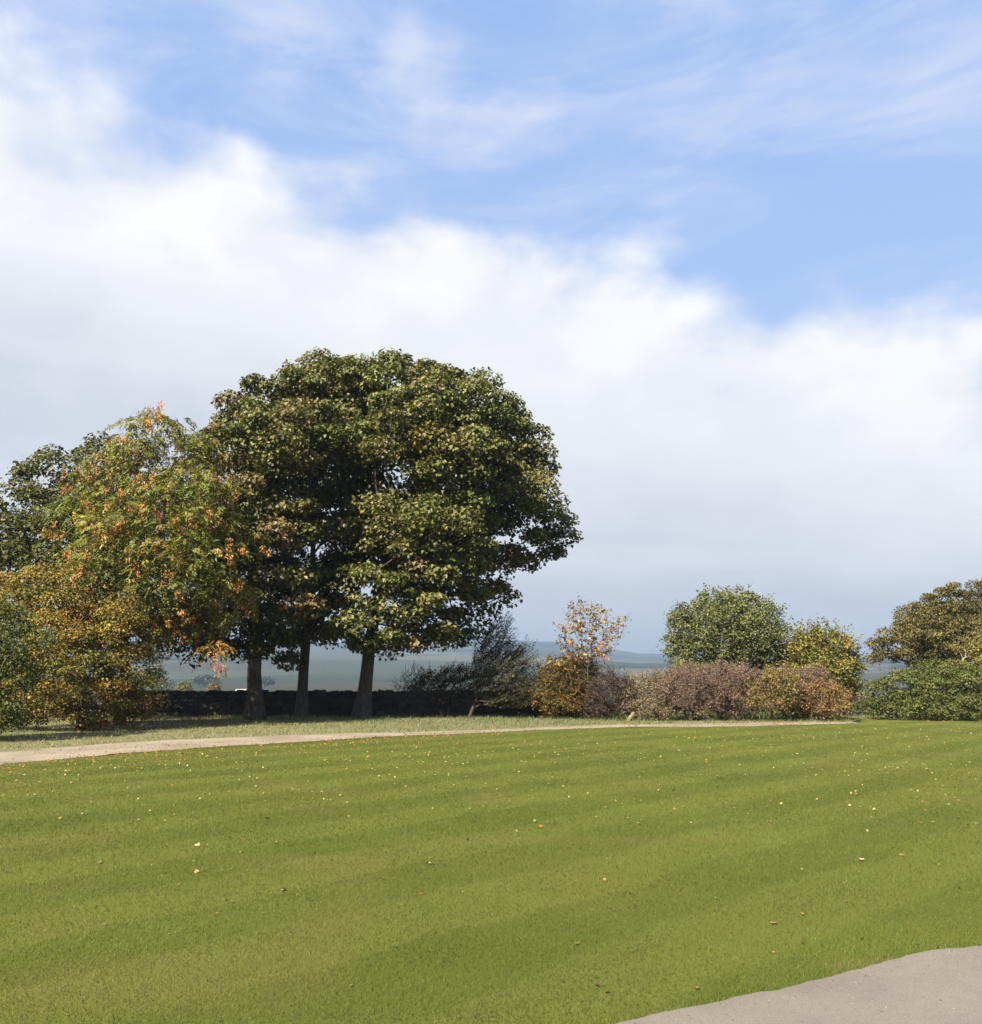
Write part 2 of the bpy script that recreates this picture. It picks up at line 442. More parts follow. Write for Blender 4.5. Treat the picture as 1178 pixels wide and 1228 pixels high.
# the tarmac drive in the near right corner
edge_px = [(735, 1228), (800, 1214), (860, 1204), (905, 1191), (960, 1181), (1000, 1168), (1060, 1153), (1110, 1140), (1178, 1137)]
ed = [gnd(*p)[:2] for p in edge_px]
ed = [np.array([-4.5, 1.3]), np.array([-1.2, 3.0])] + ed + [ed[-1] + np.array([1.8, 0.9]), ed[-1] + np.array([6.0, 2.6]), ed[-1] + np.array([14, 5.0])]
R_EDGE = densify(ed, 0.09, 0.018, RNG)
ROAD = np.r_[R_EDGE, [[20, 4], [12, -1.5], [2, -4.5], [-6, -5]]]

LAWN_OUT = [(-30, -30), (34, -30), (40, 30), tuple(gnd(1400, 866)[:2]), tuple(gnd(1178, 862.5)[:2]), tuple(gnd(1034, 862)[:2])]
lawn_poly = [np.array(p) for p in LAWN_OUT] + list(T_NEAR[::-1][::3]) + [np.array((-30, T_NEAR[0][1]))]
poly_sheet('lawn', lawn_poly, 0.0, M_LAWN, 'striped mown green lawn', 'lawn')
verge_poly = list(T_NEAR[::3]) + [gnd(1034, 862)[:2], gnd(1178, 862.5)[:2], gnd(1400, 866)[:2], np.array((42, 44)), np.array((30, 50)), np.array((-42, 50)), np.array((-42, T_NEAR[0][1]))]
poly_sheet('verge', verge_poly, -0.004, M_VERGE, 'rough grass verge under the trees', 'verge')
poly_sheet('track', TRACK, 0.006, M_TRACK, 'pale gravel track between lawn and verge', 'track')
poly_sheet('road', ROAD, 0.006, M_ROAD, 'worn grey tarmac drive with ragged grass edge', 'road')


def blades(name, P, h, w_, lean, col, mat, z0=0.0, bend=True):
    """grass blades: each a bent tapering strip of two faces (or one)"""
    n = len(P); th = RNG.uniform(0, 2 * np.pi, n)
    side = np.c_[np.cos(th), np.sin(th), np.zeros(n)] * (w_ / 2)[:, None]
    b = np.c_[P, np.full(n, z0)]
    ld = np.c_[lean, np.zeros(n)]
    up = np.array([0, 0, 1.0])
    if bend:
        m_ = b + up * (h * 0.62)[:, None] + ld * (h * 0.30)[:, None]
        tp = b + up * (h * 0.92)[:, None] + ld * (h * 1.0)[:, None]
        co = np.stack([b - side, b + side, m_ + side * 0.7, m_ - side * 0.7, tp], 1).reshape(-1, 3)
        k = np.arange(n)[:, None] * 5
        f = np.concatenate([k + [0, 1, 2], k + [0, 2, 3], k + [3, 2, 4]])
        cc = np.repeat(col, 5, 0)
    else:
        tp = b + up * h[:, None] + ld * (h * 0.7)[:, None]
        co = np.stack([b - side, b + side, tp], 1).reshape(-1, 3); f = np.arange(n * 3).reshape(-1, 3); cc = np.repeat(col, 3, 0)
    return link(name, mesh_np(name, co, f, cc, mat))


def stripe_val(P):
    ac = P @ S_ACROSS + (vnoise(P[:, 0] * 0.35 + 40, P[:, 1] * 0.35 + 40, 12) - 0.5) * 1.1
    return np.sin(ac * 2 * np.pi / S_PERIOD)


def palette(n, items, rng, var=0.18):
    """items: list of (r,g,b,weight)"""
    a = np.array(items, float); p = a[:, 3] / a[:, 3].sum()
    c = a[rng.choice(len(a), n, p=p), :3]
    return np.clip(0.78 * c * (1 + rng.normal(0, var, (n, 1))) * (1 + rng.normal(0, 0.06, (n, 3))), 0.003, 0.8)


# mown lawn blades: dense by the viewer, thinning (and thickening) with distance
def lawn_grass():
    n = 720000
    u = RNG.rand(n); e = 0.4
    d = (3.2 ** e + u * (37.5 ** e - 3.2 ** e)) ** (1 / e)
    a = np.radians(RNG.uniform(-36, 36, n))
    P = np.c_[d * np.sin(a), d * np.cos(a)]
    keep = ~inside(P, ROAD) & (inside(P, lawn_poly))
    P, d = P[keep], d[keep]; n = len(P)
    s = stripe_val(P)
    h = RNG.uniform(0.010, 0.024, n) * (1 + 0.25 * (vnoise(P[:, 0] * 2, P[:, 1] * 2, 4) - 0.5)) * np.clip(d / 9, 0.9, 1.2)
    ed_ = np.full(n, 9.0); nr = np.where(d < 9)[0]
    for q in R_EDGE[::2]: ed_[nr] = np.minimum(ed_[nr], np.hypot(P[nr, 0] - q[0], P[nr, 1] - q[1]))
    h = h * np.where(ed_ < 0.10, RNG.uniform(0.9, 2.2, n), 1)                    # unmown fringe along the tarmac
    w_ = RNG.uniform(0.0022, 0.0036, n) * np.clip(d / 4.4, 1, 6) ** 0.7
    lean = np.outer(np.where(s > 0, 1, -1) * 0.3, S_ALONG) + RNG.normal(0, 0.8, (n, 2))
    col = palette(n, [(0.155, 0.172, 0.040, 5), (0.128, 0.154, 0.032, 4), (0.190, 0.194, 0.056, 3), (0.27, 0.25, 0.10, 0.8), (0.105, 0.13, 0.026, 1.5)], RNG)
    patch = vnoise(P[:, 0] * 0.8, P[:, 1] * 0.8, 9)[:, None]
    patch2 = vnoise(P[:, 0] * 2.7 + 9, P[:, 1] * 2.7 + 9, 19)[:, None]; tint = vnoise(P[:, 0] * 0.5 + 5, P[:, 1] * 0.5 + 5, 23)[:, None]
    col = col * (1 + (tint - 0.5) * np.array([[0.26, 0.06, 0.2]]))
    col = col * (0.62 + 0.40 * patch + 0.34 * patch2) * np.array([[0.66, 0.73, 0.565]])
    brown = sstep(vnoise(P[:, 0] * 0.9 + 70, P[:, 1] * 0.9 + 70, 41), 0.68, 0.9)[:, None] * 0.5; col = col * (1 - brown) + np.array([[0.15, 0.12, 0.055]]) * brown
    col = col  * np.where(s > 0, 0.94 - 0.11 * sstep(d, 6, 16), 1.0 + 0.08 * sstep(d, 6, 16))[:, None]  # light caught by each stripe's lean painted into blade colour, stronger farther off
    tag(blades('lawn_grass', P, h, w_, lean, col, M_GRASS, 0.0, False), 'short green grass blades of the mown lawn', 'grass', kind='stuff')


lawn_grass()


def verge_grass():
    n = 120000
    x = RNG.uniform(-24, 24, n); y = RNG.uniform(20, 46, n); P = np.c_[x, y]
    cen = sstep(vnoise(P[:, 0] * 0.7 + 11, P[:, 1] * 1.6 + 11, 55), 0.66, 0.85)
    k = inside(P, verge_poly) & (~inside(P, TRACK) | (RNG.rand(n) < cen * 0.35)); P = P[k]
    px, py = to_px(P)
    tuft = vnoise(P[:, 0] * 1.6, P[:, 1] * 1.6, 21); k = RNG.rand(len(P)) < (0.25 + 0.95 * tuft); P, px, py, tuft = P[k], px[k], py[k], tuft[k]
    n = len(P)
    tall = sstep(py, 874, 860)                                       # longest against the wall and hedge foot
    h = RNG.uniform(0.035, 0.10, n) * (0.7 + 0.9 * tuft) * (0.7 + 0.8 * tall)
    thick = ((px > 735) & (px < 1010) & (py < 864.5)); h = np.where(thick, h * 2.1, h)
    w_ = RNG.uniform(0.010, 0.020, n)
    col = palette(n, [(0.24, 0.215, 0.105, 3), (0.175, 0.178, 0.065, 4), (0.12, 0.14, 0.040, 5.5), (0.31, 0.28, 0.16, 0.8), (0.12, 0.085, 0.04, 0.8)], RNG)
    green = sstep(px, 330, 480)[:, None]
    col = col * (1 - 0.32 * green * np.array([1, 0.55, 0.75]))
    lean = RNG.normal(0, 0.55, (n, 2)) + np.array([0.2, 0])
    tag(blades('verge_grass', P, h, w_, lean, col, M_STRAW, -0.004), 'long straw-coloured rough grass beside the track', 'grass', kind='stuff')


verge_grass()


# ------------------------------------------------------------------ plants
def tube(chains, sides_fn):
    """chains: list of (points (k,3), radii (k)) -> co, faces"""
    CO, FA, off = [], [], 0
    for pts, rad in chains:
        k = len(pts); s = sides_fn(rad[0])
        t = norm(np.gradient(pts, axis=0))
        ref = np.where(np.abs(t[:, 2:3]) > 0.9, [[1.0, 0, 0]], [[0, 0, 1.0]])
        if np.abs(t[0, 2]) > 0.6: ref = np.tile([[1.0, 0.1, 0]], (k, 1))
        else: ref = np.tile([[0, 0, 1.0]], (k, 1))
        a = norm(np.cross(t, ref)); b = np.cross(t, a)
        th = np.arange(s) * 2 * np.pi / s
        ring = pts[:, None] + rad[:, None, None] * (np.cos(th)[None, :, None] * a[:, None] + np.sin(th)[None, :, None] * b[:, None])
        CO.append(ring.reshape(-1, 3))
        i, j = np.meshgrid(np.arange(k - 1), np.arange(s), indexing='ij'); j2 = (j + 1) % s
        FA.append(np.stack([i * s + j, i * s + j2, (i + 1) * s + j2, (i + 1) * s + j], -1).reshape(-1, 4) + off)
        off += k * s
    return np.concatenate(CO), np.concatenate(FA)


def leaf_quads(P, N, A, L, W, col, fold=0.25, curl=0.15):
    """folded leaf of two triangles: stalk, side, tip, side"""
    A = norm(A - N * np.sum(A * N, -1, keepdims=True)); S = np.cross(N, A)
    L = L[:, None]; W = W[:, None]
    b = P - A * L * 0.4; t = P + A * L * 0.6 - N * L * curl
    l = P + S * W * 0.5 + N * W * fold; r = P - S * W * 0.5 + N * W * fold
    n = len(P); co = np.stack([b, r, t, l], 1).reshape(-1, 3)
    k = np.arange(n)[:, None] * 4
    return co, np.concatenate([k + [0, 1, 2], k + [0, 2, 3]]), np.repeat(col, 4, 0)


def lobe_clumps(lobes, spacing, rng, inner=0.10, under=0.45):
    """clump centres spread over the outer skin of a set of ellipsoids (c(3), r(3))"""
    out_ = []
    for c, r in lobes:
        area = 4 * math.pi * ((r[0] * r[1]) ** 1.6 / 3 + (r[0] * r[2]) ** 1.6 / 3 + (r[1] * r[2]) ** 1.6 / 3) ** (1 / 1.6)
        n = int(area / spacing ** 2 * 3) + 4
        u = norm(rng.normal(0, 1, (n, 3)))
        keep = (u[:, 2] > -0.35) | (rng.rand(n) < under)
        u = u[keep]; n = len(u)
        rad = np.where(rng.rand(n) < inner, rng.uniform(0.35, 0.75, n), rng.uniform(0.80, 1.0, n))
        p = c + u * r * rad[:, None]
        ok = np.ones(n, bool)
        for c2, r2 in lobes:
            if c2 is c: continue
            ok &= np.linalg.norm((p - c2) / r2, axis=1) > 0.66
        out_.append(p[ok])
    P = np.concatenate(out_); rng.shuffle(P)
    sel = np.zeros((0, 3))
    for p in P:
        if len(sel) == 0 or np.min(np.sum(((sel - p) * [1, 1, 1.25]) ** 2, 1)) > spacing ** 2: sel = np.vstack([sel, p])
    return sel


def skeleton(trunk, tips, rng, step=0.55, tip_r=0.012, e=2.25, low=0.45):
    """grow limbs from the trunk line to every tip; returns chains with pipe-model radii"""
    pos = [np.array(p) for p in trunk]; par = [-1] + list(range(len(trunk) - 1)); path = [0.0]
    for i in range(1, len(pos)): path.append(path[-1] + np.linalg.norm(pos[i] - pos[i - 1]))
    chains = []; nt = len(trunk)
    first = max(1, int(nt * low))
    order = np.argsort(np.linalg.norm(tips - pos[-1], axis=1) + rng.uniform(0, 0.6, len(tips)))
    tipid = []
    for ti in order:
        t = tips[ti]; A = np.array(pos); pl = np.array(path)
        d = np.linalg.norm(A - t, axis=1); cost = d * 1.0 + 0.28 * pl
        cost[:first] += 1e6 if nt > 2 else 0
        cost += np.maximum(0, A[:, 2] - t[2] + 0.1) * 0.8               # limbs climb rather than drop
        j = int(np.argmin(cost)); a = A[j]; L = d[j]
        k = max(2, int(L / step) + 1)
        pd = norm(A[j] - A[par[j]]) if par[j] >= 0 else np.array([0, 0, 1.0])
        mid = a + (0.5 * pd + 0.5 * norm(t - a)) * L * 0.45 + rng.normal(0, 0.07, 3) * L
        u = np.linspace(0, 1, k + 1)[1:, None]
        pts = (1 - u) ** 2 * a + 2 * u * (1 - u) * mid + u ** 2 * t
        ids = [j]; prev = j
        for q in pts:
            pos.append(q); par.append(prev); path.append(path[prev] + np.linalg.norm(q - pos[prev])); prev = len(pos) - 1; ids.append(prev)
        chains.append(ids); tipid.append(prev)
    area = np.zeros(len(pos)); area[tipid] += tip_r ** e
    for i in range(len(pos) - 1, 0, -1): area[par[i]] += area[i]
    rad = np.maximum(area, tip_r ** e) ** (1 / e)
    return np.array(pos), rad, chains


def plant(name, label, cat, base, lobes, seed, trunk_top=None, trunk_r=0.2, spacing=1.0, clump=0.8, flat=0.6, per=120,
          leaf=(0.15, 0.13), pal=((0.1, 0.12, 0.03, 1),), clump_pal=None, clump_var=0.16, mat=None, bark=None, twigs=5, twig_len=0.8,
          twig_r=0.006, tip_r=0.012, wind=(0, 0, 0), along=0.0, inner=0.1, under=0.45, droop=0.5, group=None, stems=1, flare=1.5,
          limb_r=None, shrink=0.22, taper=0.3, low=0.45, compound=False, extra=None, lump=0.35):
    """a tree or shrub: tapered trunk, limbs reaching every leaf clump, twigs and single leaves"""
    rng = np.random.RandomState(seed); mat = mat or M_LEAF; bark = bark or M_BARK; wind = np.array(wind, float)
    base = np.array(base, float)
    root = link(name, None); root.location = base; tag(root, label, cat, group)
    lobes = [(c, np.maximum(r_ - clump * shrink * np.array([1, 1, flat]), r_ * 0.4)) for c, r_ in lobes]
    tips = lobe_clumps(lobes, spacing, rng, inner, under)
    tips = tips[tips[:, 2] > base[2] + 0.12]
    if trunk_top is None: trunk_top = base + np.array([0, 0, 0.5])
    trunk_top = np.array(trunk_top, float)
    # trunk line(s)
    k = 9; u = np.linspace(0, 1, k)
    wob = np.cumsum(rng.normal(0, 0.035, (k, 3)), 0) * np.linalg.norm(trunk_top - base) * 0.35; wob[:, 2] = 0; wob[0] = 0
    line = base + (trunk_top - base) * u[:, None] + wob * u[:, None]
    pos, rad, chains = skeleton(line, tips, rng, tip_r=tip_r, low=low)
    lim = limb_r or trunk_r * 0.62
    sc_ = min(1.0, lim / max(rad[c[1]] for c in chains))
    hh = line[:, 2] - base[2]; H = max(hh[-1], 0.1)
    tr = trunk_r * (1 - taper * (hh / H) ** 1.3) + trunk_r * (flare - 1) * np.exp(-hh / (trunk_r * 1.6))
    line0 = line.copy(); line0[0, 2] -= 0.10
    co, fa = tube([(line0, tr)], lambda r: 14)
    ang = np.arctan2(co[:, 1] - base[1], co[:, 0] - base[0]); zz = co[:, 2] - base[2]
    bulge = 1 + 0.16 * np.sin(ang * 5 + seed) * np.exp(-zz / (trunk_r * 2.2)) + 0.05 * np.sin(ang * 3 + zz * 2)
    ctr = np.c_[np.interp(co[:, 2], line0[:, 2], line0[:, 0]), np.interp(co[:, 2], line0[:, 2], line0[:, 1])]
    co[:, :2] = ctr + (co[:, :2] - ctr) * bulge[:, None]
    link('trunk', mesh_np(name + '_trunk', co - base, fa, mat=M_BARK if bark is M_TWIG else bark, smooth=True), root)
    CH = []
    for c in chains:
        r = rad[c] * sc_; r[0] = r[1] * 1.08
        CH.append((pos[c], np.maximum(r, tip_r * 0.7)))
    j0 = max(1, int(len(line) * low)); CH.append((line[j0 - 1:], tr[j0 - 1:] * 0.5))
    # twigs
    TW = []; TS, TD = [], []
    if twigs:
        m_ = len(tips) * twigs; s0 = np.repeat(tips, twigs, 0)
        ctr = np.mean([c for c, r in lobes], 0)
        outw = norm(np.repeat(tips, twigs, 0) - ctr)
        dv = norm(rng.normal(0, 0.75 / (1 + 1.6 * np.linalg.norm(wind)), (m_, 3)) + outw * 0.5 + wind + [0, 0, 0.35]); ln = twig_len * rng.uniform(0.55, 1.15, m_)
        for i in range(m_):
            a = s0[i]; q = a + dv[i] * ln[i]; q2 = (a + q) / 2 + rng.normal(0, 0.06, 3) * ln[i]
            TW.append((np.array([a, q2, q]), np.array([twig_r, twig_r * 0.75, twig_r * 0.4])))
        TS, TD = s0, dv * ln[:, None]
    co, fa = tube(CH + TW, lambda r: 9 if r > 0.12 else (6 if r > 0.04 else (4 if r > 0.015 else 3)))
    link('limbs', mesh_np(name + '_limbs', co - base, fa, mat=bark, smooth=True), root)
    # leaves
    n = len(tips) * per; cid = np.repeat(np.arange(len(tips)), per)
    csz = rng.uniform(1 - lump, 1 + lump, len(tips))[cid]
    uu = norm(rng.normal(0, 1, (n, 3)))
    keep = (uu[:, 2] > -0.25) | (rng.rand(n) < 0.35); uu, cid, csz = uu[keep], cid[keep], csz[keep]; n = len(uu)
    rr = rng.uniform(0.25, 1, n) ** 0.6
    P = tips[cid] + uu * (rr * csz * clump)[:, None] * np.array([1, 1, flat])
    P = P + wind * (clump * 0.5 * rng.rand(n))[:, None]
    if along > 0 and twigs:
        na = rng.rand(n) < along; ki = cid * twigs + rng.randint(0, twigs, n)
        tt = rng.uniform(0.15, 1.05, n)
        P = np.where(na[:, None], TS[ki] + TD[ki] * tt[:, None] + rng.normal(0, leaf[0] * 0.55, (n, 3)), P)
    N_ = norm(uu * 0.55 + [0, 0, 0.75] + rng.normal(0, 0.55, (n, 3)))
    A_ = norm(uu * [1, 1, 0.3] + rng.normal(0, 0.6, (n, 3)) - [0, 0, droop] + wind)
    colr = palette(n, pal, rng)
    cl = 1 + rng.normal(0, clump_var, (len(tips), 1))
    colr = colr * cl[cid]
    if clump_pal is not None:
        ck = palette(len(tips), clump_pal, rng, 0.1); wgt = (rng.rand(len(tips)) * 0.75)[:, None]
        colr = colr * (1 - wgt[cid]) + ck[cid] * wgt[cid] * (0.85 + 0.3 * rng.rand(n, 1))
    if compound:                                                     # pinnate leaves: paired leaflets on a drooping stalk
        pr = 11; sel = rng.rand(n) < 1.0 / 6; P, N_, A_, colr = P[sel], N_[sel], A_[sel], colr[sel]; n = len(P)
        s = np.tile(np.arange(pr), n); ii = np.repeat(np.arange(n), pr)
        rach = 0.34 * rng.uniform(0.75, 1.2, n)[ii]; f = (s // 2 + 1) / (pr // 2 + 1)
        ax = norm(A_ * [1, 1, 0.5] + [0, 0, 0.15])[ii]; sd = norm(np.cross(N_, A_))[ii] * np.where(s % 2, 1, -1)[:, None]
        last = (s == pr - 1)[:, None]; sd = np.where(last, ax, sd)
        P = P[ii] + ax * (rach * f)[:, None] - np.array([0, 0, 1]) * (rach * f ** 2 * 0.5)[:, None] + sd * 0.05
        A_ = norm(sd * 0.9 + ax * 0.55 - [0, 0, 0.25]); N_ = norm(N_[ii] + rng.normal(0, 0.3, (len(ii), 3))); colr = colr[ii] * (1 + rng.normal(0, 0.1, (len(ii), 1))); n = len(P)
    sz = rng.uniform(0.65, 1.25, n)
    keep = P[:, 2] > base[2] + 0.03; P, N_, A_, colr, sz = P[keep], N_[keep], A_[keep], colr[keep], sz[keep]
    co, fa, cc = leaf_quads(P, N_, A_, leaf[0] * sz, leaf[1] * sz, colr)
    if extra is not None:
        c2, f2, cc2 = extra(tips, rng); fa = np.r_[fa, f2 + len(co)]; co = np.r_[co, c2]; cc = np.r_[cc, cc2]
    link('crown', mesh_np(name + '_crown', co - base, np.clip(fa, 0, None), np.clip(cc, 0.004, 0.8), mat), root)
    return root


def lobes_px(spec, Y):
    """(px, py, depth offset, rx px, ry px[, depth radius m]) -> ellipsoids"""
    out_ = []
    for s in spec:
        y = Y + s[2]; c = at(s[0], s[1], y); k = y / F * 1.01
        rx, rz = s[3] * k, s[4] * k; ry = s[5] if len(s) > 5 else (rx * 0.9 + rz * 0.2)
        out_.append((c, np.array([rx, ry, rz])))
    return out_


SYC = [(0.120, 0.126, 0.032, 5), (0.082, 0.100, 0.024, 4), (0.165, 0.152, 0.050, 4), (0.190, 0.145, 0.065, 1.2), (0.055, 0.070, 0.018, 3)]
SYC_C = [(0.095, 0.118, 0.026, 5), (0.155, 0.142, 0.046, 4), (0.160, 0.120, 0.055, 1.2), (0.21, 0.17, 0.04, 0.5)]

# three big sycamores sharing one dome
b = gnd(434, 861); Yc = b[1]
plant('sycamore_tree', 'big sycamore whose broad green crown spreads over the bare windswept hawthorn', 'tree', b,
      lobes_px([(470, 470, 0.5, 80, 38), (540, 482, 0, 62, 42), (590, 515, 0.5, 55, 36), (622, 560, 1, 42, 38), (600, 600, -1, 62, 44),
                (625, 640, 0.6, 58, 40), (660, 646, 1.0, 27, 17), (545, 560, -3.2, 70, 55), (500, 520, -3.6, 75, 55), (530, 640, -3.2, 70, 50), (562, 684, -0.4, 54, 34),
                (520, 712, -2.2, 65, 42), (470, 690, -2.6, 55, 45), (458, 625, -2.6, 48, 44), (500, 758, -0.8, 52, 24), (450, 745, -2.4, 42, 30), (560, 560, 3.5, 80, 75), (500, 650, 3.5, 90, 70), (548, 728, 0.2, 36, 26), (590, 712, 0.8, 28, 20), (575, 490, 0.8, 42, 30), (545, 474, 0.6, 48, 34), (628, 515, 0.6, 26, 20), (455, 778, -0.6, 30, 12), (420, 772, -1.4, 30, 14), (545, 762, 0.6, 26, 16), (478, 772, -1.4, 34, 14), (525, 765, 0, 34, 18), (500, 460, 1.5, 46, 24)], Yc),
      11, trunk_top=at(452, 640, Yc), taper=0.62, low=0.45, trunk_r=0.32, flare=1.42, spacing=1.12, clump=0.93, flat=0.58, per=470, leaf=(0.18, 0.16), pal=SYC, clump_pal=SYC_C, clump_var=0.12, twigs=3, group='sycamores in front of the wall')
b = gnd(305, 863); Ya = b[1]
plant('sycamore_tree', 'sycamore with dark trunk nearest the orange and green ash tree', 'tree', b,
      lobes_px([(316, 488, 1.0, 52, 34), (268, 512, 1.6, 28, 26), (256, 545, 2.0, 24, 30), (282, 530, 1.5, 36, 38), (325, 530, -2.8, 62, 46), (295, 590, -2.2, 58, 48), (335, 630, -2.4, 50, 40), (285, 680, -0.8, 60, 45), (330, 715, -2.4, 50, 36),
                (262, 745, 0.6, 58, 36), (212, 752, 1.5, 40, 28), (300, 760, 1, 45, 18), (270, 640, 2.5, 65, 65), (325, 772, 0.2, 36, 16), (275, 776, 0.8, 30, 18), (228, 772, 1.6, 34, 20)], Ya),
      12, trunk_top=at(312, 640, Ya), taper=0.62, low=0.42, trunk_r=0.32, flare=1.42, spacing=1.12, clump=0.93, flat=0.58, per=460, leaf=(0.18, 0.16), pal=SYC, clump_pal=[(0.10, 0.115, 0.026, 4), (0.165, 0.135, 0.055, 3), (0.17, 0.115, 0.06, 1.6)], clump_var=0.12, twigs=3, group='sycamores in front of the wall')
b = gnd(361, 860.5); Yb = b[1]
plant('sycamore_tree', 'slim-trunked sycamore standing between two other sycamores, tuft of leaves low on its trunk', 'tree', b,
      lobes_px([(405, 461, 2.0, 68, 30), (372, 477, 0, 58, 34), (385, 520, -2.6, 58, 44), (395, 590, -0.5, 42, 40), (380, 660, 2.2, 52, 44), (372, 715, -2, 48, 34), (395, 745, -1, 34, 26), (360, 560, 3, 70, 80), (350, 792, -0.3, 9, 9, 0.3), (376, 768, -0.6, 36, 16), (345, 755, 0.6, 32, 20), (402, 615, 1.0, 34, 40), (418, 545, 0, 48, 50), (440, 555, -1.0, 40, 40), (420, 500, 0.5, 44, 36), (395, 700, 0.5, 28, 26)], Yb),
      13, trunk_top=at(372, 640, Yb), taper=0.62, low=0.42, trunk_r=0.245, flare=1.42, spacing=1.12, clump=0.93, flat=0.58, per=460, leaf=(0.18, 0.16), pal=SYC, clump_pal=SYC_C, clump_var=0.12, twigs=3, group='sycamores in front of the wall')

b = gnd(30, 866); Yd = b[1]
plant('sycamore_tree', 'dark green tree with pointed shoots behind the autumn ash', 'tree', b,
      lobes_px([(120, 570, 0.5, 40, 42), (60, 600, 0, 48, 48), (10, 640, 0, 50, 42), (85, 650, -1, 50, 45), (-50, 680, 0, 60, 60), (30, 690, -1.5, 60, 45), (120, 640, 1, 55, 60), (60, 560, 0.5, 18, 18), (118, 540, 0.5, 16, 14)], Yd),
      14, trunk_top=at(40, 760, Yd), trunk_r=0.28, mat=M_LEAF_MATT, spacing=0.9, clump=0.72, flat=0.75, per=300, leaf=(0.16, 0.13), pal=[(0.075, 0.088, 0.020, 5), (0.055, 0.066, 0.018, 4), (0.115, 0.105, 0.035, 2), (0.15, 0.11, 0.055, 0.8)], clump_var=0.14, twigs=4)


def ash_keys(tips, rng):
    """hanging bunches of orange-brown keys and turned leaves"""
    n = 600; ctr_ = tips.mean(0); grp = tips[rng.choice(len(tips), 120, replace=False)]; grp = grp + norm(grp - ctr_) * 0.3; cpos = np.repeat(grp, 5, 0)
    m_ = 26; c = np.repeat(cpos + rng.normal(0, 0.26, (n, 3)), m_, 0); ln = np.repeat(rng.uniform(0.2, 0.5, n), m_)
    t = rng.rand(n * m_); P = c + np.c_[rng.normal(0, 0.07, n * m_) * (1.2 - t * 0.5), rng.normal(0, 0.07, n * m_) * (1.2 - t * 0.5), -t * ln]
    N_ = norm(rng.normal(0, 1, (n * m_, 3)) + [-0.3, -0.6, 0.3]); A_ = norm(rng.normal(0, 0.35, (n * m_, 3)) - [0, 0, 1])
    hue = np.repeat(palette(n, [(0.50, 0.24, 0.085, 4), (0.42, 0.17, 0.06, 2), (0.52, 0.33, 0.12, 3), (0.26, 0.10, 0.045, 1)], rng, 0.12), m_, 0) * (1 + rng.normal(0, 0.18, (n * m_, 1)))
    s = rng.uniform(0.7, 1.3, n * m_)
    return leaf_quads(P, N_, A_, 0.11 * s, 0.048 * s, hue)


b = gnd(143, 869); Yh = b[1]
plant('ash_tree', 'feathery green ash tree hung with bunches of orange keys', 'tree', b,
      lobes_px([(185, 535, 0, 42, 38), (182, 510, 0, 18, 20), (205, 525, 0.3, 26, 22), (222, 545, 0.5, 40, 40), (150, 570, -0.5, 42, 42), (110, 620, -0.5, 48, 40), (170, 630, -2.2, 60, 50), (230, 610, -1.5, 50, 50), (268, 620, 0, 38, 42), (290, 650, 0.2, 26, 34),
                (220, 680, -2.4, 62, 48), (140, 690, -1.8, 60, 46), (255, 725, -1.2, 40, 36), (200, 735, -1, 50, 32), (255, 778, -1.6, 22, 18), (130, 740, -1, 55, 40), (180, 640, 2, 80, 75)], Yh),
      15, trunk_top=at(150, 770, Yh), trunk_r=0.19, spacing=0.8, clump=0.7, flat=0.75, per=230, leaf=(0.14, 0.06), pal=[(0.145, 0.165, 0.030, 5), (0.115, 0.145, 0.026, 4), (0.20, 0.19, 0.036, 2.5), (0.27, 0.18, 0.045, 0.5)],
      clump_pal=[(0.15, 0.16, 0.03, 6), (0.23, 0.19, 0.04, 2), (0.30, 0.17, 0.045, 0.5)], mat=M_LEAF_MATT, bark=M_BARK_ASH, twigs=4, compound=True, extra=ash_keys, droop=0.9)

b = gnd(97, 875); Yg = b[1]
plant('hawthorn_shrub', 'large golden and orange-leaved shrub beside the gravel track', 'shrub', b,
      lobes_px([(40, 715, 0.8, 50, 36), (95, 725, 0.5, 45, 38), (130, 760, -0.4, 48, 42), (60, 775, -1.4, 52, 42), (150, 800, 0.2, 40, 38), (95, 815, -1.6, 50, 36), (40, 815, -0.8, 40, 38), (140, 830, -0.6, 38, 22), (75, 840, -1.0, 30, 16), (20, 745, 0.5, 40, 40), (160, 760, 0.6, 25, 30), (80, 780, 1.6, 75, 60), (60, 852, -1.2, 34, 16), (118, 850, -0.9, 34, 14), (28, 862, -0.6, 26, 16), (165, 832, 0.2, 22, 20), (50, 866, -0.8, 30, 12), (105, 862, -0.7, 30, 10), (10, 850, 0.4, 34, 26), (150, 852, 0.4, 26, 14)], Yg),
      16, trunk_top=at(96, 838, Yg), trunk_r=0.13, spacing=0.72, under=0.9, clump=0.64, flat=0.52, per=470, leaf=(0.095, 0.07), pal=[(0.23, 0.175, 0.034, 5), (0.15, 0.145, 0.03, 5), (0.29, 0.18, 0.04, 2.5), (0.32, 0.12, 0.035, 1), (0.09, 0.10, 0.022, 3)],
      clump_pal=[(0.25, 0.175, 0.030, 3), (0.10, 0.115, 0.022, 6), (0.36, 0.14, 0.03, 1.2)], clump_var=0.2, mat=M_LEAF_MATT, twigs=4, twig_len=0.5)
b = gnd(-12, 888); Yk = b[1]
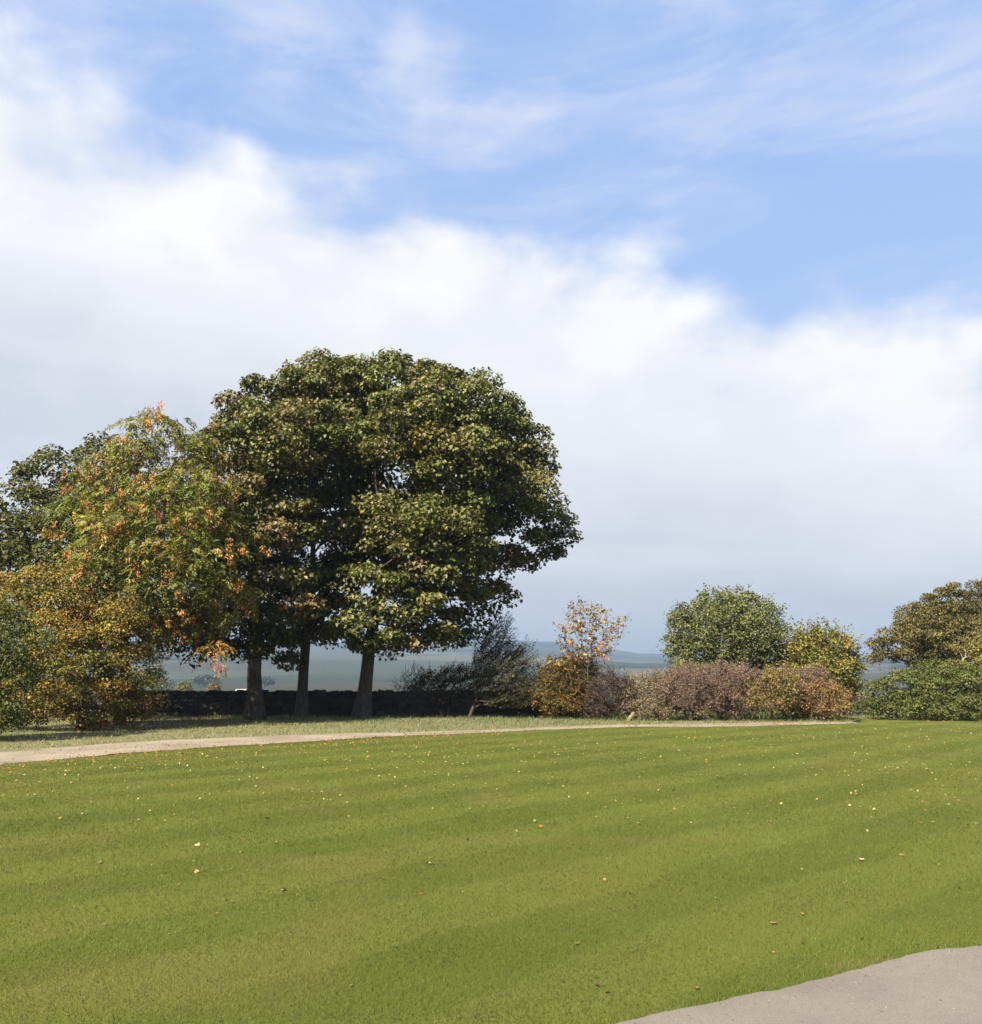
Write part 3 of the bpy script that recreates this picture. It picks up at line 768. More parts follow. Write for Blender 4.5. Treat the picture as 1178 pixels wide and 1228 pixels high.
plant('evergreen_shrub', 'dark green leafy shrub at the foot of the golden shrub', 'shrub', b,
      lobes_px([(-10, 760, 0, 40, 36), (10, 805, -0.3, 34, 36), (-45, 800, 0, 50, 50), (-5, 850, -0.4, 36, 30), (-50, 855, 0, 40, 30)], Yk),
      17, trunk_top=b + np.array([0, 0, 0.5]), trunk_r=0.09, spacing=0.52, clump=0.48, flat=0.6, per=230, leaf=(0.10, 0.07), under=0.9, mat=M_LEAF_MATT, pal=[(0.082, 0.100, 0.022, 5), (0.055, 0.070, 0.016, 4), (0.13, 0.135, 0.03, 2)], twigs=4, twig_len=0.4)

# beyond and against the wall
WALL_Y = 43.0
b = np.array([at(497, 840, 45.5)[0], 45.5, 0.0])
plant('hawthorn_bush', 'low bare twiggy bush showing over the wall', 'shrub', b, lobes_px([(497, 822, 0, 20, 20), (485, 828, 0, 14, 15), (512, 824, 0, 18, 16)], 45.5), 18,
      trunk_top=b + np.array([0, 0, 0.5]), trunk_r=0.05, spacing=0.28, clump=0.3, per=7, leaf=(0.05, 0.04), pal=[(0.05, 0.045, 0.02, 1), (0.08, 0.06, 0.03, 1)], bark=M_TWIG_DK, twigs=5, twig_len=0.5, tip_r=0.008, wind=(0.35, 0, 0.1), along=0.8)
b = gnd(534, 858.5); Yw = b[1]
plant('hawthorn_bush', 'dark flat-topped bush leaning over the wall beside the windswept hawthorn', 'shrub', b, lobes_px([(520, 822, 0, 22, 18), (548, 818, 0.3, 28, 19), (530, 842, -0.2, 25, 14), (505, 830, 0.4, 16, 12), (570, 825, 0.4, 20, 18)], Yw), 19,
      trunk_top=b + np.array([0.1, 0, 0.7]), trunk_r=0.09, spacing=0.36, clump=0.34, per=130, leaf=(0.075, 0.055), pal=[(0.055, 0.060, 0.018, 4), (0.08, 0.07, 0.02, 2), (0.11, 0.07, 0.025, 1)], bark=M_TWIG_DK, twigs=5, twig_len=0.55, wind=(0.4, 0, 0.1), along=0.4)
b = gnd(563, 861); Yw = b[1]
plant('hawthorn_tree', 'windswept hawthorn with thin bare shoots all blown to one side', 'tree', b,
      lobes_px([(582, 790, 0, 16, 22), (594, 768, 0.2, 16, 16), (606, 800, -0.3, 24, 18), (592, 818, -0.5, 26, 18), (618, 826, 0, 20, 18), (576, 808, 0.3, 14, 22), (604, 840, -0.3, 24, 12)], Yw), 20,
      trunk_top=at(571, 838, Yw), trunk_r=0.075, spacing=0.33, clump=0.30, per=84, mat=M_LEAF_MATT, leaf=(0.085, 0.05), pal=[(0.075, 0.070, 0.020, 3), (0.05, 0.050, 0.016, 3), (0.11, 0.12, 0.022, 3), (0.11, 0.07, 0.025, 1)], bark=M_TWIG_DK, twigs=6, twig_len=0.95, twig_r=0.008, wind=(0.95, 0, 0.6), along=0.72, flare=1.3)
b = gnd(702, 862.5); Ys = b[1]
plant('rowan_sapling', 'slender sapling with sparse red and orange autumn leaves', 'tree', b,
      lobes_px([(705, 742, 0, 26, 20), (695, 765, 0, 24, 20), (730, 757, 0, 20, 16), (715, 780, 0, 26, 16), (692, 785, 0, 18, 14), (744, 748, 0, 9, 9), (674, 797, 0, 14, 10)], Ys), 21,
      trunk_top=at(706, 800, Ys), trunk_r=0.042, spacing=0.42, clump=0.30, per=19, leaf=(0.16, 0.09), pal=[(0.22, 0.175, 0.055, 4), (0.42, 0.19, 0.05, 2.6), (0.30, 0.085, 0.05, 1.6), (0.40, 0.28, 0.08, 2), (0.14, 0.10, 0.05, 1.5)], clump_pal=[(0.36, 0.19, 0.07, 2), (0.15, 0.09, 0.06, 1.6), (0.24, 0.20, 0.07, 3), (0.26, 0.085, 0.05, 0.8)], mat=M_LEAF_MATT, bark=M_TWIG_DK, twigs=4, twig_len=0.5, twig_r=0.005, along=0.5)
b = gnd(686, 861.5); Yo = b[1]
plant('hawthorn_shrub', 'rounded rusty orange-brown shrub below the slender sapling', 'shrub', b,
      lobes_px([(672, 820, 0, 30, 24), (692, 810, 0.2, 24, 20), (660, 838, -0.3, 22, 18), (695, 835, -0.5, 20, 22), (678, 845, -0.4, 26, 12)], Yo), 22,
      trunk_top=b + np.array([0, 0, 0.45]), trunk_r=0.08, spacing=0.33, clump=0.34, per=170, leaf=(0.08, 0.06), pal=[(0.17, 0.105, 0.022, 5), (0.12, 0.085, 0.02, 4), (0.21, 0.11, 0.025, 1.5), (0.08, 0.065, 0.02, 3)], clump_pal=[(0.18, 0.12, 0.022, 3), (0.10, 0.08, 0.02, 4), (0.22, 0.09, 0.03, 0.7)], mat=M_LEAF_MATT, bark=M_TWIG_DK, twigs=6, twig_len=0.65, along=0.45, wind=(0, 0, 0.2))

PURP = [(0.185, 0.122, 0.098, 5), (0.145, 0.094, 0.078, 4), (0.23, 0.155, 0.115, 2.5), (0.30, 0.22, 0.12, 0.9), (0.17, 0.15, 0.07, 1.0)]
TAN = [(0.235, 0.165, 0.098, 5), (0.18, 0.125, 0.078, 3), (0.30, 0.22, 0.13, 2), (0.18, 0.165, 0.07, 2.2)]


def twig_shrub(px, py, lob, seed, label, pal, lean=(0, 0, 0.25), per=130, trunk_r=0.05, bark=None, along=0.72, twigs=12, leaf=(0.066, 0.046), **kw):
    b = gnd(px, py); y = b[1]; lob = [(q[0], q[1] + 9) + tuple(q[2:]) for q in lob]
    return plant('cherry_shrub', label, 'shrub', b, lobes_px(lob, y), seed, trunk_top=b + np.array([0.05, 0, 0.7]), trunk_r=trunk_r, spacing=0.33, clump=0.33, flat=0.9, per=per, leaf=leaf, pal=pal,
                 mat=M_LEAF_MATT, bark=bark or M_TWIG, twigs=twigs, twig_len=0.55, twig_r=0.0075, tip_r=0.011, wind=lean, along=along, inner=0.25, clump_var=0.12, group='shrubs along the far edge of the lawn', **kw)


twig_shrub(723, 863, [(732, 822, 0, 26, 22), (722, 838, 0, 18, 16), (748, 835, 0, 18, 18)], 31, 'small dark purple shrub on a single stem beside the rusty shrub', [(0.085, 0.050, 0.045, 5), (0.12, 0.07, 0.055, 3), (0.06, 0.04, 0.035, 3)], bark=M_TWIG_DK)
twig_shrub(788, 863.5, [(770, 825, 0.3, 26, 22), (792, 824, -0.2, 28, 22), (758, 834, 0, 18, 14), (800, 815, 0.3, 24, 16), (780, 841, -0.4, 28, 12)], 32, 'tan twiggy shrub on a pale crooked stem', TAN, bark=M_BARK_ASH, trunk_r=0.085)
twig_shrub(829, 864, [(830, 815, 0, 28, 22), (815, 824, -0.3, 24, 18), (848, 820, -0.2, 22, 20), (835, 806, 0.4, 26, 13), (832, 840, 0.3, 28, 12)], 33, 'tall purple-brown shrub with a sheaf of upright bare stems', PURP, trunk_r=0.09)
twig_shrub(876, 864, [(872, 814, 0.2, 28, 22), (862, 828, -0.2, 24, 16), (892, 820, 0.3, 24, 20), (880, 805, 0.5, 26, 12), (878, 840, 0.4, 30, 12)], 34, 'reddish purple shrub with dark trunk next to the yellow-leaved shrub', [(0.195, 0.122, 0.095, 5), (0.15, 0.095, 0.078, 4), (0.25, 0.165, 0.11, 2)], trunk_r=0.06)
b = gnd(926, 864); Yy = b[1]
plant('hornbeam_shrub', 'olive and yellow-leaved shrub between purple shrubs', 'shrub', b, lobes_px([(905, 834, 0, 22, 16), (932, 824, -0.3, 22, 18), (918, 842, -0.5, 26, 10), (940, 840, -0.3, 16, 12), (915, 826, 0.3, 18, 14)], Yy), 35,
      trunk_top=b + np.array([0, 0, 0.4]), trunk_r=0.06, spacing=0.33, clump=0.33, per=150, leaf=(0.085, 0.06), pal=[(0.20, 0.165, 0.032, 5), (0.15, 0.14, 0.035, 4), (0.28, 0.21, 0.04, 2), (0.14, 0.09, 0.05, 1.5)], clump_pal=[(0.26, 0.21, 0.03, 3), (0.16, 0.14, 0.04, 3), (0.17, 0.11, 0.06, 2)], mat=M_LEAF_MATT, bark=M_TWIG, twigs=6, twig_len=0.6, along=0.45, wind=(0, 0, 0.15), group='shrubs along the far edge of the lawn')
twig_shrub(952, 863, [(955, 825, 0.2, 26, 26), (972, 818, 0.4, 24, 22), (940, 815, 0.6, 24, 18), (962, 845, 0, 22, 14)], 36, 'deep purple shrub between the yellow shrub and the orange-tipped shrub', [(0.20, 0.13, 0.105, 5), (0.15, 0.10, 0.08, 4), (0.27, 0.175, 0.125, 1.5)], per=150)
b = gnd(985, 864); Yy = b[1]
plant('hornbeam_shrub', 'small yellow and orange shrub at the end of the hedge', 'shrub', b, lobes_px([(980, 838, 0, 20, 18), (1000, 838, 0, 17, 16), (990, 848, -0.2, 24, 10), (992, 832, 0.3, 18, 12)], Yy), 37,
      trunk_top=b + np.array([0, 0, 0.35]), trunk_r=0.05, spacing=0.32, clump=0.31, per=140, leaf=(0.075, 0.055), pal=[(0.22, 0.155, 0.035, 4), (0.24, 0.12, 0.04, 3), (0.17, 0.10, 0.06, 3), (0.28, 0.20, 0.03, 2)], clump_pal=[(0.25, 0.18, 0.03, 2), (0.19, 0.105, 0.06, 2.5), (0.26, 0.12, 0.035, 1.5)], mat=M_LEAF_MATT, bark=M_TWIG, twigs=6, twig_len=0.55, along=0.45, wind=(0, 0, 0.15), group='shrubs along the far edge of the lawn')

Yr = 45.0; b = np.array([at(873, 850, Yr)[0], Yr, 0])
plant('whitebeam_tree', 'round-headed pale green tree rising behind the purple hedge', 'tree', b,
      lobes_px([(865, 735, 0, 34, 26), (900, 740, 0.2, 34, 28), (838, 750, 0, 34, 30), (875, 765, -1.4, 48, 36), (825, 785, 0, 26, 22), (918, 765, 0, 26, 30), (850, 795, -0.8, 40, 22), (905, 800, -0.4, 40, 22), (870, 770, 1.6, 60, 45), (898, 722, 0, 12, 12), (880, 716, 0.2, 12, 8), (806, 772, 0, 10, 8), (936, 752, 0, 9, 6)], Yr), 41,
      trunk_top=at(873, 812, Yr), trunk_r=0.18, spacing=0.58, clump=0.46, flat=0.8, mat=M_LEAF_MATT, per=190, leaf=(0.125, 0.09), pal=[(0.155, 0.168, 0.056, 5), (0.108, 0.128, 0.040, 4), (0.19, 0.195, 0.082, 3), (0.065, 0.08, 0.026, 2.5)], clump_var=0.14, twigs=5, twig_len=0.7, along=0.3)
Yr = 44.0; b = np.array([at(985, 855, Yr)[0], Yr, 0])
plant('field_maple', 'bushy yellow-green tree turning gold at its top beside the round-headed tree', 'tree', b,
      lobes_px([(985, 777, 0, 22, 24), (1003, 788, 0, 24, 28), (972, 780, 0.3, 22, 20), (992, 800, 0.8, 34, 34), (965, 790, 0, 24, 22), (955, 800, 0.6, 22, 22), (990, 815, -0.8, 30, 26), (1012, 825, 0, 15, 32), (1000, 845, 0, 22, 16), (980, 762, 0, 9, 8)], Yr), 42,
      trunk_top=at(985, 838, Yr), trunk_r=0.12, spacing=0.48, clump=0.40, flat=0.85, per=240, leaf=(0.115, 0.085), pal=[(0.165, 0.165, 0.034, 5), (0.23, 0.195, 0.04, 3), (0.29, 0.21, 0.045, 2), (0.085, 0.095, 0.024, 3)], clump_pal=[(0.13, 0.14, 0.028, 4), (0.26, 0.19, 0.03, 1.8), (0.085, 0.10, 0.025, 2)], twigs=6, twig_len=0.9, along=0.4, wind=(0, 0, 0.4))
Yr = 50.0; b = np.array([at(1150, 850, Yr)[0], Yr, -0.02])
plant('oak_tree', 'spreading bronze-green oak behind the dense green bushes', 'tree', b,
      lobes_px([(1145, 728, 0, 38, 26), (1185, 722, 0, 45, 24), (1110, 748, 0, 38, 24), (1080, 772, 0, 32, 18), (1062, 788, 0, 18, 10), (1140, 765, -2, 50, 26), (1190, 760, -1.6, 45, 30), (1230, 750, 0, 45, 34), (1115, 785, -0.6, 40, 14), (1170, 790, -0.5, 50, 18), (1160, 760, 2.2, 75, 40), (1047, 775, 0, 7, 5)], Yr), 43,
      trunk_top=at(1126, 806, Yr), trunk_r=0.26, spacing=0.66, clump=0.5, flat=0.7, per=300, leaf=(0.12, 0.085), pal=[(0.140, 0.120, 0.036, 5), (0.105, 0.100, 0.028, 5), (0.18, 0.145, 0.05, 1.6), (0.18, 0.105, 0.045, 1.0), (0.055, 0.055, 0.018, 3)], clump_var=0.16, mat=M_LEAF_MATT, twigs=4, twig_len=0.6)
HEDGE = [(0.092, 0.110, 0.020, 5), (0.128, 0.140, 0.028, 4), (0.052, 0.066, 0.012, 4), (0.18, 0.165, 0.05, 1.0)]
for i, (bx, by, lob, lab) in enumerate([
        (1068, 862.5, [(1062, 836, 0, 24, 20), (1044, 848, 0.2, 14, 13), (1084, 826, 0.4, 26, 20), (1072, 848, -0.5, 28, 13), (1100, 840, -0.2, 20, 18)], 'dense green bush whose tan-tinged side faces the gap in the hedge'),
        (1122, 863, [(1112, 828, 0, 26, 22), (1140, 820, 0.5, 28, 22), (1122, 847, -0.7, 34, 15), (1105, 810, 1.4, 24, 14), (1150, 842, -0.2, 20, 18), (1135, 806, 1.8, 26, 14)], 'tallest dense green bush, in front of the oak trunk'),
        (1185, 864, [(1165, 830, 0.2, 26, 22), (1190, 820, 0.8, 32, 24), (1182, 848, -0.6, 38, 15), (1230, 832, 0, 34, 28), (1168, 808, 1.4, 22, 12)], 'dense green bush below the pale-stemmed yellow tree')]):
    b = gnd(bx, by)
    plant('laurel_bush', lab, 'bush', b, lobes_px(lob, b[1]), 50 + i, mat=M_LEAF_MATT, trunk_top=b + np.array([0, 0, 0.35]), trunk_r=0.07, spacing=0.5, clump=0.44, flat=0.6, per=220, leaf=(0.1, 0.07), pal=HEDGE,
          clump_pal=[(0.08, 0.105, 0.024, 5), (0.13, 0.13, 0.045, 2)] if i else [(0.08, 0.105, 0.024, 4), (0.17, 0.14, 0.06, 3)], twigs=3, twig_len=0.4, under=0.8, group='dense green bushes at the lawn edge')
Yr = 43.5; b = np.array([at(1156, 855, Yr)[0], Yr, 0])
plant('birch_sapling', 'small yellow-leaved tree with a pale stem above the green bushes', 'tree', b,
      lobes_px([(1152, 776, 0, 10, 9), (1174, 778, 0, 16, 12), (1190, 770, 0, 18, 14), (1170, 795, 0, 18, 10)], Yr), 60,
      trunk_top=at(1153, 790, Yr), trunk_r=0.075, spacing=0.40, clump=0.32, per=110, leaf=(0.09, 0.07), pal=[(0.26, 0.20, 0.04, 4), (0.19, 0.17, 0.04, 3), (0.13, 0.13, 0.03, 2)], mat=M_LEAF_MATT, bark=plain_mat('birch_bark', (0.26, 0.24, 0.19, 1), 0.8, (0.17, 0.15, 0.12, 1)), twigs=4, twig_len=0.4, flare=1.1)

# far trees beyond the wall
for i, (px, pt, wd, Yf, lab, pal) in enumerate([
        (183, 787, 11, 90, 'pale grey-green upright tree beyond the wall beside the golden shrub', [(0.10, 0.105, 0.055, 3), (0.14, 0.125, 0.075, 2)]),
        (222, 817, 9, 190, 'small yellowish far tree beyond the wall, near the upright grey-green tree', [(0.17, 0.145, 0.05, 3), (0.12, 0.12, 0.045, 2)]),
        (257, 817, 8, 190, 'low yellow-brown far bush beyond the wall under the hanging ash keys', [(0.20, 0.155, 0.06, 3), (0.14, 0.12, 0.05, 2)]),
        (246, 811, 15, 760, 'broad dark far tree in the valley behind the yellow-brown bush', [(0.035, 0.05, 0.025, 3), (0.05, 0.06, 0.03, 2)]),
        (318, 812, 10, 760, 'dark far tree in the valley beside the lamp post', [(0.035, 0.05, 0.025, 3), (0.05, 0.06, 0.03, 2)])]):
    k = Yf / F; x = at(px, 815, Yf)[0]; z0 = float(terrain(np.array([x]), np.array([Yf]))[0]); zt = at(px, pt, Yf)[2]
    hgt = zt - z0; r = wd * k; b = np.array([x, Yf, z0])
    plant('distant_tree', lab, 'tree', b, [(b + [0, 0, hgt * 0.68], np.array([r, r, hgt * 0.32])), (b + [r * 0.3, 0, hgt * 0.45], np.array([r * 0.85, r * 0.8, hgt * 0.25]))], 70 + i,
          trunk_top=b + np.array([0, 0, hgt * 0.35]), trunk_r=0.05 * hgt, spacing=max(0.5, r * 0.34), clump=max(0.4, r * 0.3), per=70, leaf=(r * 0.14, r * 0.12), pal=pal, twigs=0, group='far trees beyond the wall')

# ------------------------------------------------------------------ the dry stone wall
def rough_box(rng, sx, sy, sz, jit):
    """an irregular stone: subdivided box with pushed-out, jittered corners (44 triangles)"""
    import bmesh
    bm = bmesh.new(); bmesh.ops.create_cube(bm, size=1.0)
    bmesh.ops.bevel(bm, geom=bm.edges[:], offset=0.13, segments=1, profile=0.5, affect='EDGES')
    for v in bm.verts:
        v.co += Vector(rng.normal(0, jit, 3)); v.co = Vector((v.co.x * sx, v.co.y * sy, v.co.z * sz))
    me = bpy.data.meshes.new('stone'); bm.to_mesh(me); bm.free(); me.materials.append(M_STONE)
    return me


def build_wall():
    rng = np.random.RandomState(5)
    x0, x1 = at(60, 840, WALL_Y)[0], at(705, 840, WALL_Y)[0]
    root = link('dry_stone_wall', None); root.location = ((x0 + x1) / 2, WALL_Y, 0)
    tag(root, 'dark dry stone wall with rough coping running behind the sycamore trunks', 'wall')
    ox = (x0 + x1) / 2
    n = 60; xs = np.linspace(x0, x1, n) - ox
    co = []; dx = 0.22
    for x in xs: co += [(x, -dx, -0.1), (x, dx, -0.1), (x, dx * 0.8, 0.92 + rng.normal(0, 0.012)), (x, -dx * 0.8, 0.92 + rng.normal(0, 0.012))]
    f = []
    for i in range(n - 1):
        for j in range(4): f.append((i * 4 + j, i * 4 + (j + 1) % 4, i * 4 + 4 + (j + 1) % 4, i * 4 + 4 + j))
    link('rubble_core', mesh_np('rubble_core', np.array(co), np.array(f)[:, ::-1], mat=M_STONE), root)
    protos = [rough_box(rng, 1, 1, 1, 0.05) for _ in range(10)]
    z = 0.0
    for c in range(5):
        h = [0.23, 0.21, 0.19, 0.17, 0.15][c]; x = x0 - ox - rng.uniform(0, 0.3)
        while x < x1 - ox:
            L = rng.uniform(0.36, 0.72)
            o = link('stone', protos[rng.randint(10)], root)
            o.location = (x + L / 2, -0.21 + 0.012 * c + rng.normal(0, 0.012), z + h / 2 - 0.01)
            o.scale = (L * 0.97, 0.24, h * 0.97); o.rotation_euler = (0, rng.normal(0, 0.02), rng.normal(0, 0.03)); x += L
        z += h
    x = x0 - ox
    while x < x1 - ox:
        L = rng.uniform(0.22, 0.42); hh = rng.uniform(0.20, 0.30)
        o = link('coping_stone', protos[rng.randint(10)], root)
        o.location = (x + L / 2, rng.normal(0, 0.02), 0.92 + hh / 2 - 0.02); o.scale = (L * 0.98, 0.46, hh)
        o.rotation_euler = (rng.normal(0, 0.05), rng.normal(0, 0.10), rng.normal(0, 0.05)); x += L


build_wall()

# ------------------------------------------------------------------ small things far and near
def box_np(c, s):
    c, s = np.array(c), np.array(s) / 2
    v = np.array([[x, y, z] for x in (-1, 1) for y in (-1, 1) for z in (-1, 1)]) * s + c
    return v, np.array([[0, 1, 3, 2], [4, 6, 7, 5], [0, 4, 5, 1], [2, 3, 7, 6], [0, 2, 6, 4], [1, 5, 7, 3]])


Yl = 170.0; x = at(333, 813, Yl)[0]; z0 = float(terrain(np.array([x]), np.array([Yl]))[0]); zt = at(333, 813, Yl)[2]
M_STEEL = plain_mat('galvanised_steel', (0.045, 0.048, 0.052, 1), 0.7)
lamp = link('street_lamp', None, loc=(x, Yl, z0)); tag(lamp, 'thin far lamp post with one short arm beyond the wall', 'lamp post')
co, fa = tube([(np.array([[0, 0, -0.2], [0, 0, (zt - z0) * 0.5], [0, 0, zt - z0]]), np.array([0.09, 0.075, 0.06]))], lambda r: 8); link('post', mesh_np('post', co, fa, mat=M_STEEL), lamp)
co, fa = tube([(np.array([[0.0, 0, zt - z0 - 0.02], [-0.4, 0, zt - z0 + 0.03], [-0.75, 0, zt - z0 + 0.03]]), np.array([0.05, 0.045, 0.04]))], lambda r: 6); link('arm', mesh_np('arm', co, fa, mat=M_STEEL), lamp)
v, f = box_np((-1.0, 0, zt - z0 + 0.02), (0.55, 0.2, 0.12)); link('lamp_head', mesh_np('lamp_head', v, f, mat=M_STEEL), lamp)

Yl = 150.0; xa, xb = at(279, 826, Yl)[0], at(313, 826, Yl)[0]; xm = (xa + xb) / 2; z0 = float(terrain(np.array([xm]), np.array([Yl]))[0]); zr = at(290, 826.6, Yl)[2] - z0; wl = xb - xa
shed = link('farm_shed', None, loc=(xm, Yl + 3, z0)); tag(shed, 'low far shed with a white roof just showing over the wall', 'shed')
v, f = box_np((0, 0, (zr - 0.8) / 2), (wl, 5.0, zr - 0.8)); link('shed_wall', mesh_np('shed_wall', v, f, mat=plain_mat('shed_boards', (0.22, 0.20, 0.17, 1))), shed)
hw = wl / 2 + 0.2; e = zr - 0.85
co = np.array([[-hw, -2.8, e], [hw, -2.8, e], [hw, 0, zr], [-hw, 0, zr], [-hw, 2.8, e], [hw, 2.8, e], [-hw, -2.8, e - .12], [hw, -2.8, e - .12], [hw, 0, zr - .12], [-hw, 0, zr - .12], [-hw, 2.8, e - .12], [hw, 2.8, e - .12]])
f = np.array([[0, 1, 2, 3], [3, 2, 5, 4], [7, 6, 9, 8], [8, 9, 10, 11], [0, 6, 7, 1], [4, 5, 11, 10], [0, 3, 9, 6], [3, 4, 10, 9], [1, 7, 8, 2], [2, 8, 11, 5]])
link('shed_roof', mesh_np('shed_roof', co, f, mat=plain_mat('white_sheeting', (0.34, 0.34, 0.33, 1), 0.7, (0.28, 0.28, 0.27, 1))), shed)

b = gnd(757, 864); stake = rough_box(np.random.RandomState(3), 0.11, 0.07, 0.46, 0.03); stake.materials[0] = plain_mat('split_wood', (0.26, 0.19, 0.11, 1), 0.85, (0.17, 0.12, 0.07, 1), 20)
o = link('wooden_board', stake, loc=(b[0], b[1], 0.16)); o.rotation_euler = (0.05, 0.62, 0.2); tag(o, 'short pale board leaning under the tan twiggy shrub', 'board')

# ------------------------------------------------------------------ fallen leaves
def leaf_shape(rng, s=1.0):
    """curled five-lobed leaf with a stalk, about 7 cm"""
    th = np.radians([-90, -52, -28, 5, 38, 62, 90, 118, 142, 175, 208, 232]); rr = np.array([.25, .42, .30, .52, .34, .50, .62, .50, .34, .52, .30, .42]) * s
    x, y = np.cos(th) * rr, np.sin(th) * rr
    k1, k2 = rng.uniform(0.25, 0.8), rng.uniform(-0.2, 0.6)
    z = k1 * x * x / s + k2 * y * y / s + rng.normal(0, 0.03, 12) * s
    co = np.r_[[[0, 0, 0]], np.c_[x, y, z], [[-0.012 * s, -0.24 * s, 0.01], [0.012 * s, -0.24 * s, 0.01], [0.03 * s, -0.62 * s, 0.1 * s]]]
    f = [[0, 1 + i, 1 + (i + 1) % 12] for i in range(12)] + [[13, 14, 15]]
    return co * [1, 1, 1] - [0, 0, co[:, 2].min()], np.array(f)


LEAFCOL = {'orange': ((0.46, 0.17, 0.045), (0.36, 0.11, 0.03)), 'pale yellow': ((0.46, 0.38, 0.16), (0.38, 0.30, 0.12)), 'brown': ((0.17, 0.095, 0.045), (0.12, 0.065, 0.03)), 'tan': ((0.40, 0.27, 0.14), (0.33, 0.22, 0.11))}


def fallen_leaves():
    rng = np.random.RandomState(99)
    protos = {}
    for cname, (c1, c2) in LEAFCOL.items():
        m, t, o = new_mat('fallen_leaf_' + cname.replace(' ', '_'))
        oi = t.new('ShaderNodeObjectInfo'); g_ = t.new('ShaderNodeNewGeometry')
        c1 = tuple(x * 0.58 for x in c1); c2 = tuple(x * 0.58 for x in c2); c = t.mix(oi.outputs['Random'], c1 + (1,), c2 + (1,)); c = t.mix(t.math('MULTIPLY', t.step(t.noise(g_.outputs['Position'], 60, 3), 0.5, 0.7), 0.5), c, tuple(x * 0.5 for x in c2) + (1,))
        p = t.new('ShaderNodeBsdfPrincipled'); t.l.new(c, p.inputs['Base Color']); p.inputs['Roughness'].default_value = 0.55
        t.l.new(p.outputs[0], o.inputs[0])
        protos[cname] = []
        for k in range(4):
            co, f = leaf_shape(rng); protos[cname].append(mesh_np('fallen_leaf', co, f, mat=m))
    # single leaves one can pick out, nearest first
    named = [(928, 1109, 'orange', 0.085), (962, 1133, 'orange', 0.075), (962, 1098, 'orange', 0.04), (928, 1144, 'orange', 0.03), (648, 993, 'orange', 0.09), (762, 1088, 'orange', 0.05), (725, 1057, 'orange', 0.05), (756, 1073, 'orange', 0.04), (720, 1184, 'tan', 0.08), (729, 1195, 'orange', 0.06), (836, 1188, 'orange', 0.06), (420, 1185, 'orange', 0.04), (692, 1134, 'tan', 0.06),
             (505, 1073, 'orange', 0.06), (124, 1111, 'brown', 0.05), (202, 1122, 'tan', 0.05), (234, 1117, 'orange', 0.04), (270, 1081, 'tan', 0.06), (278, 1083, 'orange', 0.06), (308, 1072, 'tan', 0.07), (260, 1098, 'orange', 0.04), (371, 1081, 'pale yellow', 0.07), (340, 1069, 'pale yellow', 0.08), (119, 1036, 'brown', 0.08), (5, 1047, 'tan', 0.08), (214, 1062, 'orange', 0.05), (235, 1047, 'orange', 0.08), (458, 1056, 'pale yellow', 0.08), (514, 1038, 'pale yellow', 0.09),
             (735, 1094, 'tan', 0.06), (709, 1094, 'pale yellow', 0.04), (925, 987, 'orange', 0.08), (1104, 988, 'orange', 0.09), (1083, 1027, 'orange', 0.10), (974, 922, 'orange', 0.12), (859, 1001, 'brown', 0.10), (1014, 1083, 'brown', 0.05), (859, 1079, 'tan', 0.05), (833, 1060, 'tan', 0.06), (1035, 1129, 'tan', 0.05), (1101, 1138, 'tan', 0.06), (1150, 1066, 'pale yellow', 0.05), (320, 983, 'pale yellow', 0.10), (237, 1015, 'pale yellow', 0.10), (1035, 1033, 'tan', 0.09)]
    spots = [(gnd(x, y)[:2], c, s) for x, y, c, s in named]
    names = list(LEAFCOL); tries = 0
    while len(spots) < 300 and tries < 20000:
        tries += 1
        px, py = rng.uniform(-60, 1240), 903 + 300 * rng.beta(1.0, 4.2)
        p = gnd(px, py)[:2]
        if inside(p[None], ROAD)[0] or inside(p[None], TRACK)[0] or not inside(p[None], lawn_poly)[0]: continue
        spots.append((p, names[rng.choice(4, p=[.16, .44, .12, .28])], rng.uniform(0.035, 0.065) * (1 if py < 1010 else 0.6)))
    lab = {'orange': 'bright orange fallen leaf lying on the mown lawn', 'pale yellow': 'pale yellow fallen leaf lying on the mown lawn', 'brown': 'dark brown fallen leaf lying on the mown lawn', 'tan': 'tan fallen leaf lying on the mown lawn'}
    for p, c, s in spots:
        o = link('fallen_leaf', protos[c][rng.randint(4)]); o.location = (p[0], p[1], 0.008 + rng.uniform(0, 0.010)); o.scale = (s * 0.62, s * 0.62, s * 0.62)
        o.rotation_euler = (rng.normal(0, 0.35), rng.normal(0, 0.35), rng.uniform(0, 6.28)); tag(o, lab[c], 'leaf', 'single fallen leaves on the lawn')
    # the uncountable rest: scattered over the far lawn, drifts along the track and under the trees
    n = 60000; x = rng.uniform(-26, 26, n); y = rng.uniform(11, 43, n); P = np.c_[x, y]; px, py = to_px(P)
    dn = np.full(n, 0.10) * sstep(py, 1040, 900) + 0.006
    patch = vnoise(P[:, 0] * 0.45 + 3, P[:, 1] * 0.45 + 3, 31)
    dn *= 0.3 + 2.4 * patch ** 2
    near_y = np.interp(px, [p[0] for p in near_px], [p[1] for p in near_px]); far_y = np.interp(px, [p[0] for p in far_px], [p[1] for p in far_px])
    wid = np.maximum(5, (near_y - 868) * 0.55 + 6)
    drift = np.exp(-np.clip(py - near_y, 0, None) / wid * 1.6) * (py > near_y - 1) * sstep(px, 760, 380)
    dn += drift * 0.85 * (0.25 + patch)
    dn += 0.05 * (py < near_y) * (py > far_y) + 0.05 * ((py <= far_y) & (py > far_y - 9))
    dn += 0.5 * ((px > 740) & (px < 1020) & (py < near_y + 0.6) & (py > far_y - 2.0)) * (0.3 + patch)
    ok = (rng.rand(n) < dn) & ~inside(P, ROAD); P, px, py = P[ok], px[ok], py[ok]; drift = drift[ok]; n = len(P)
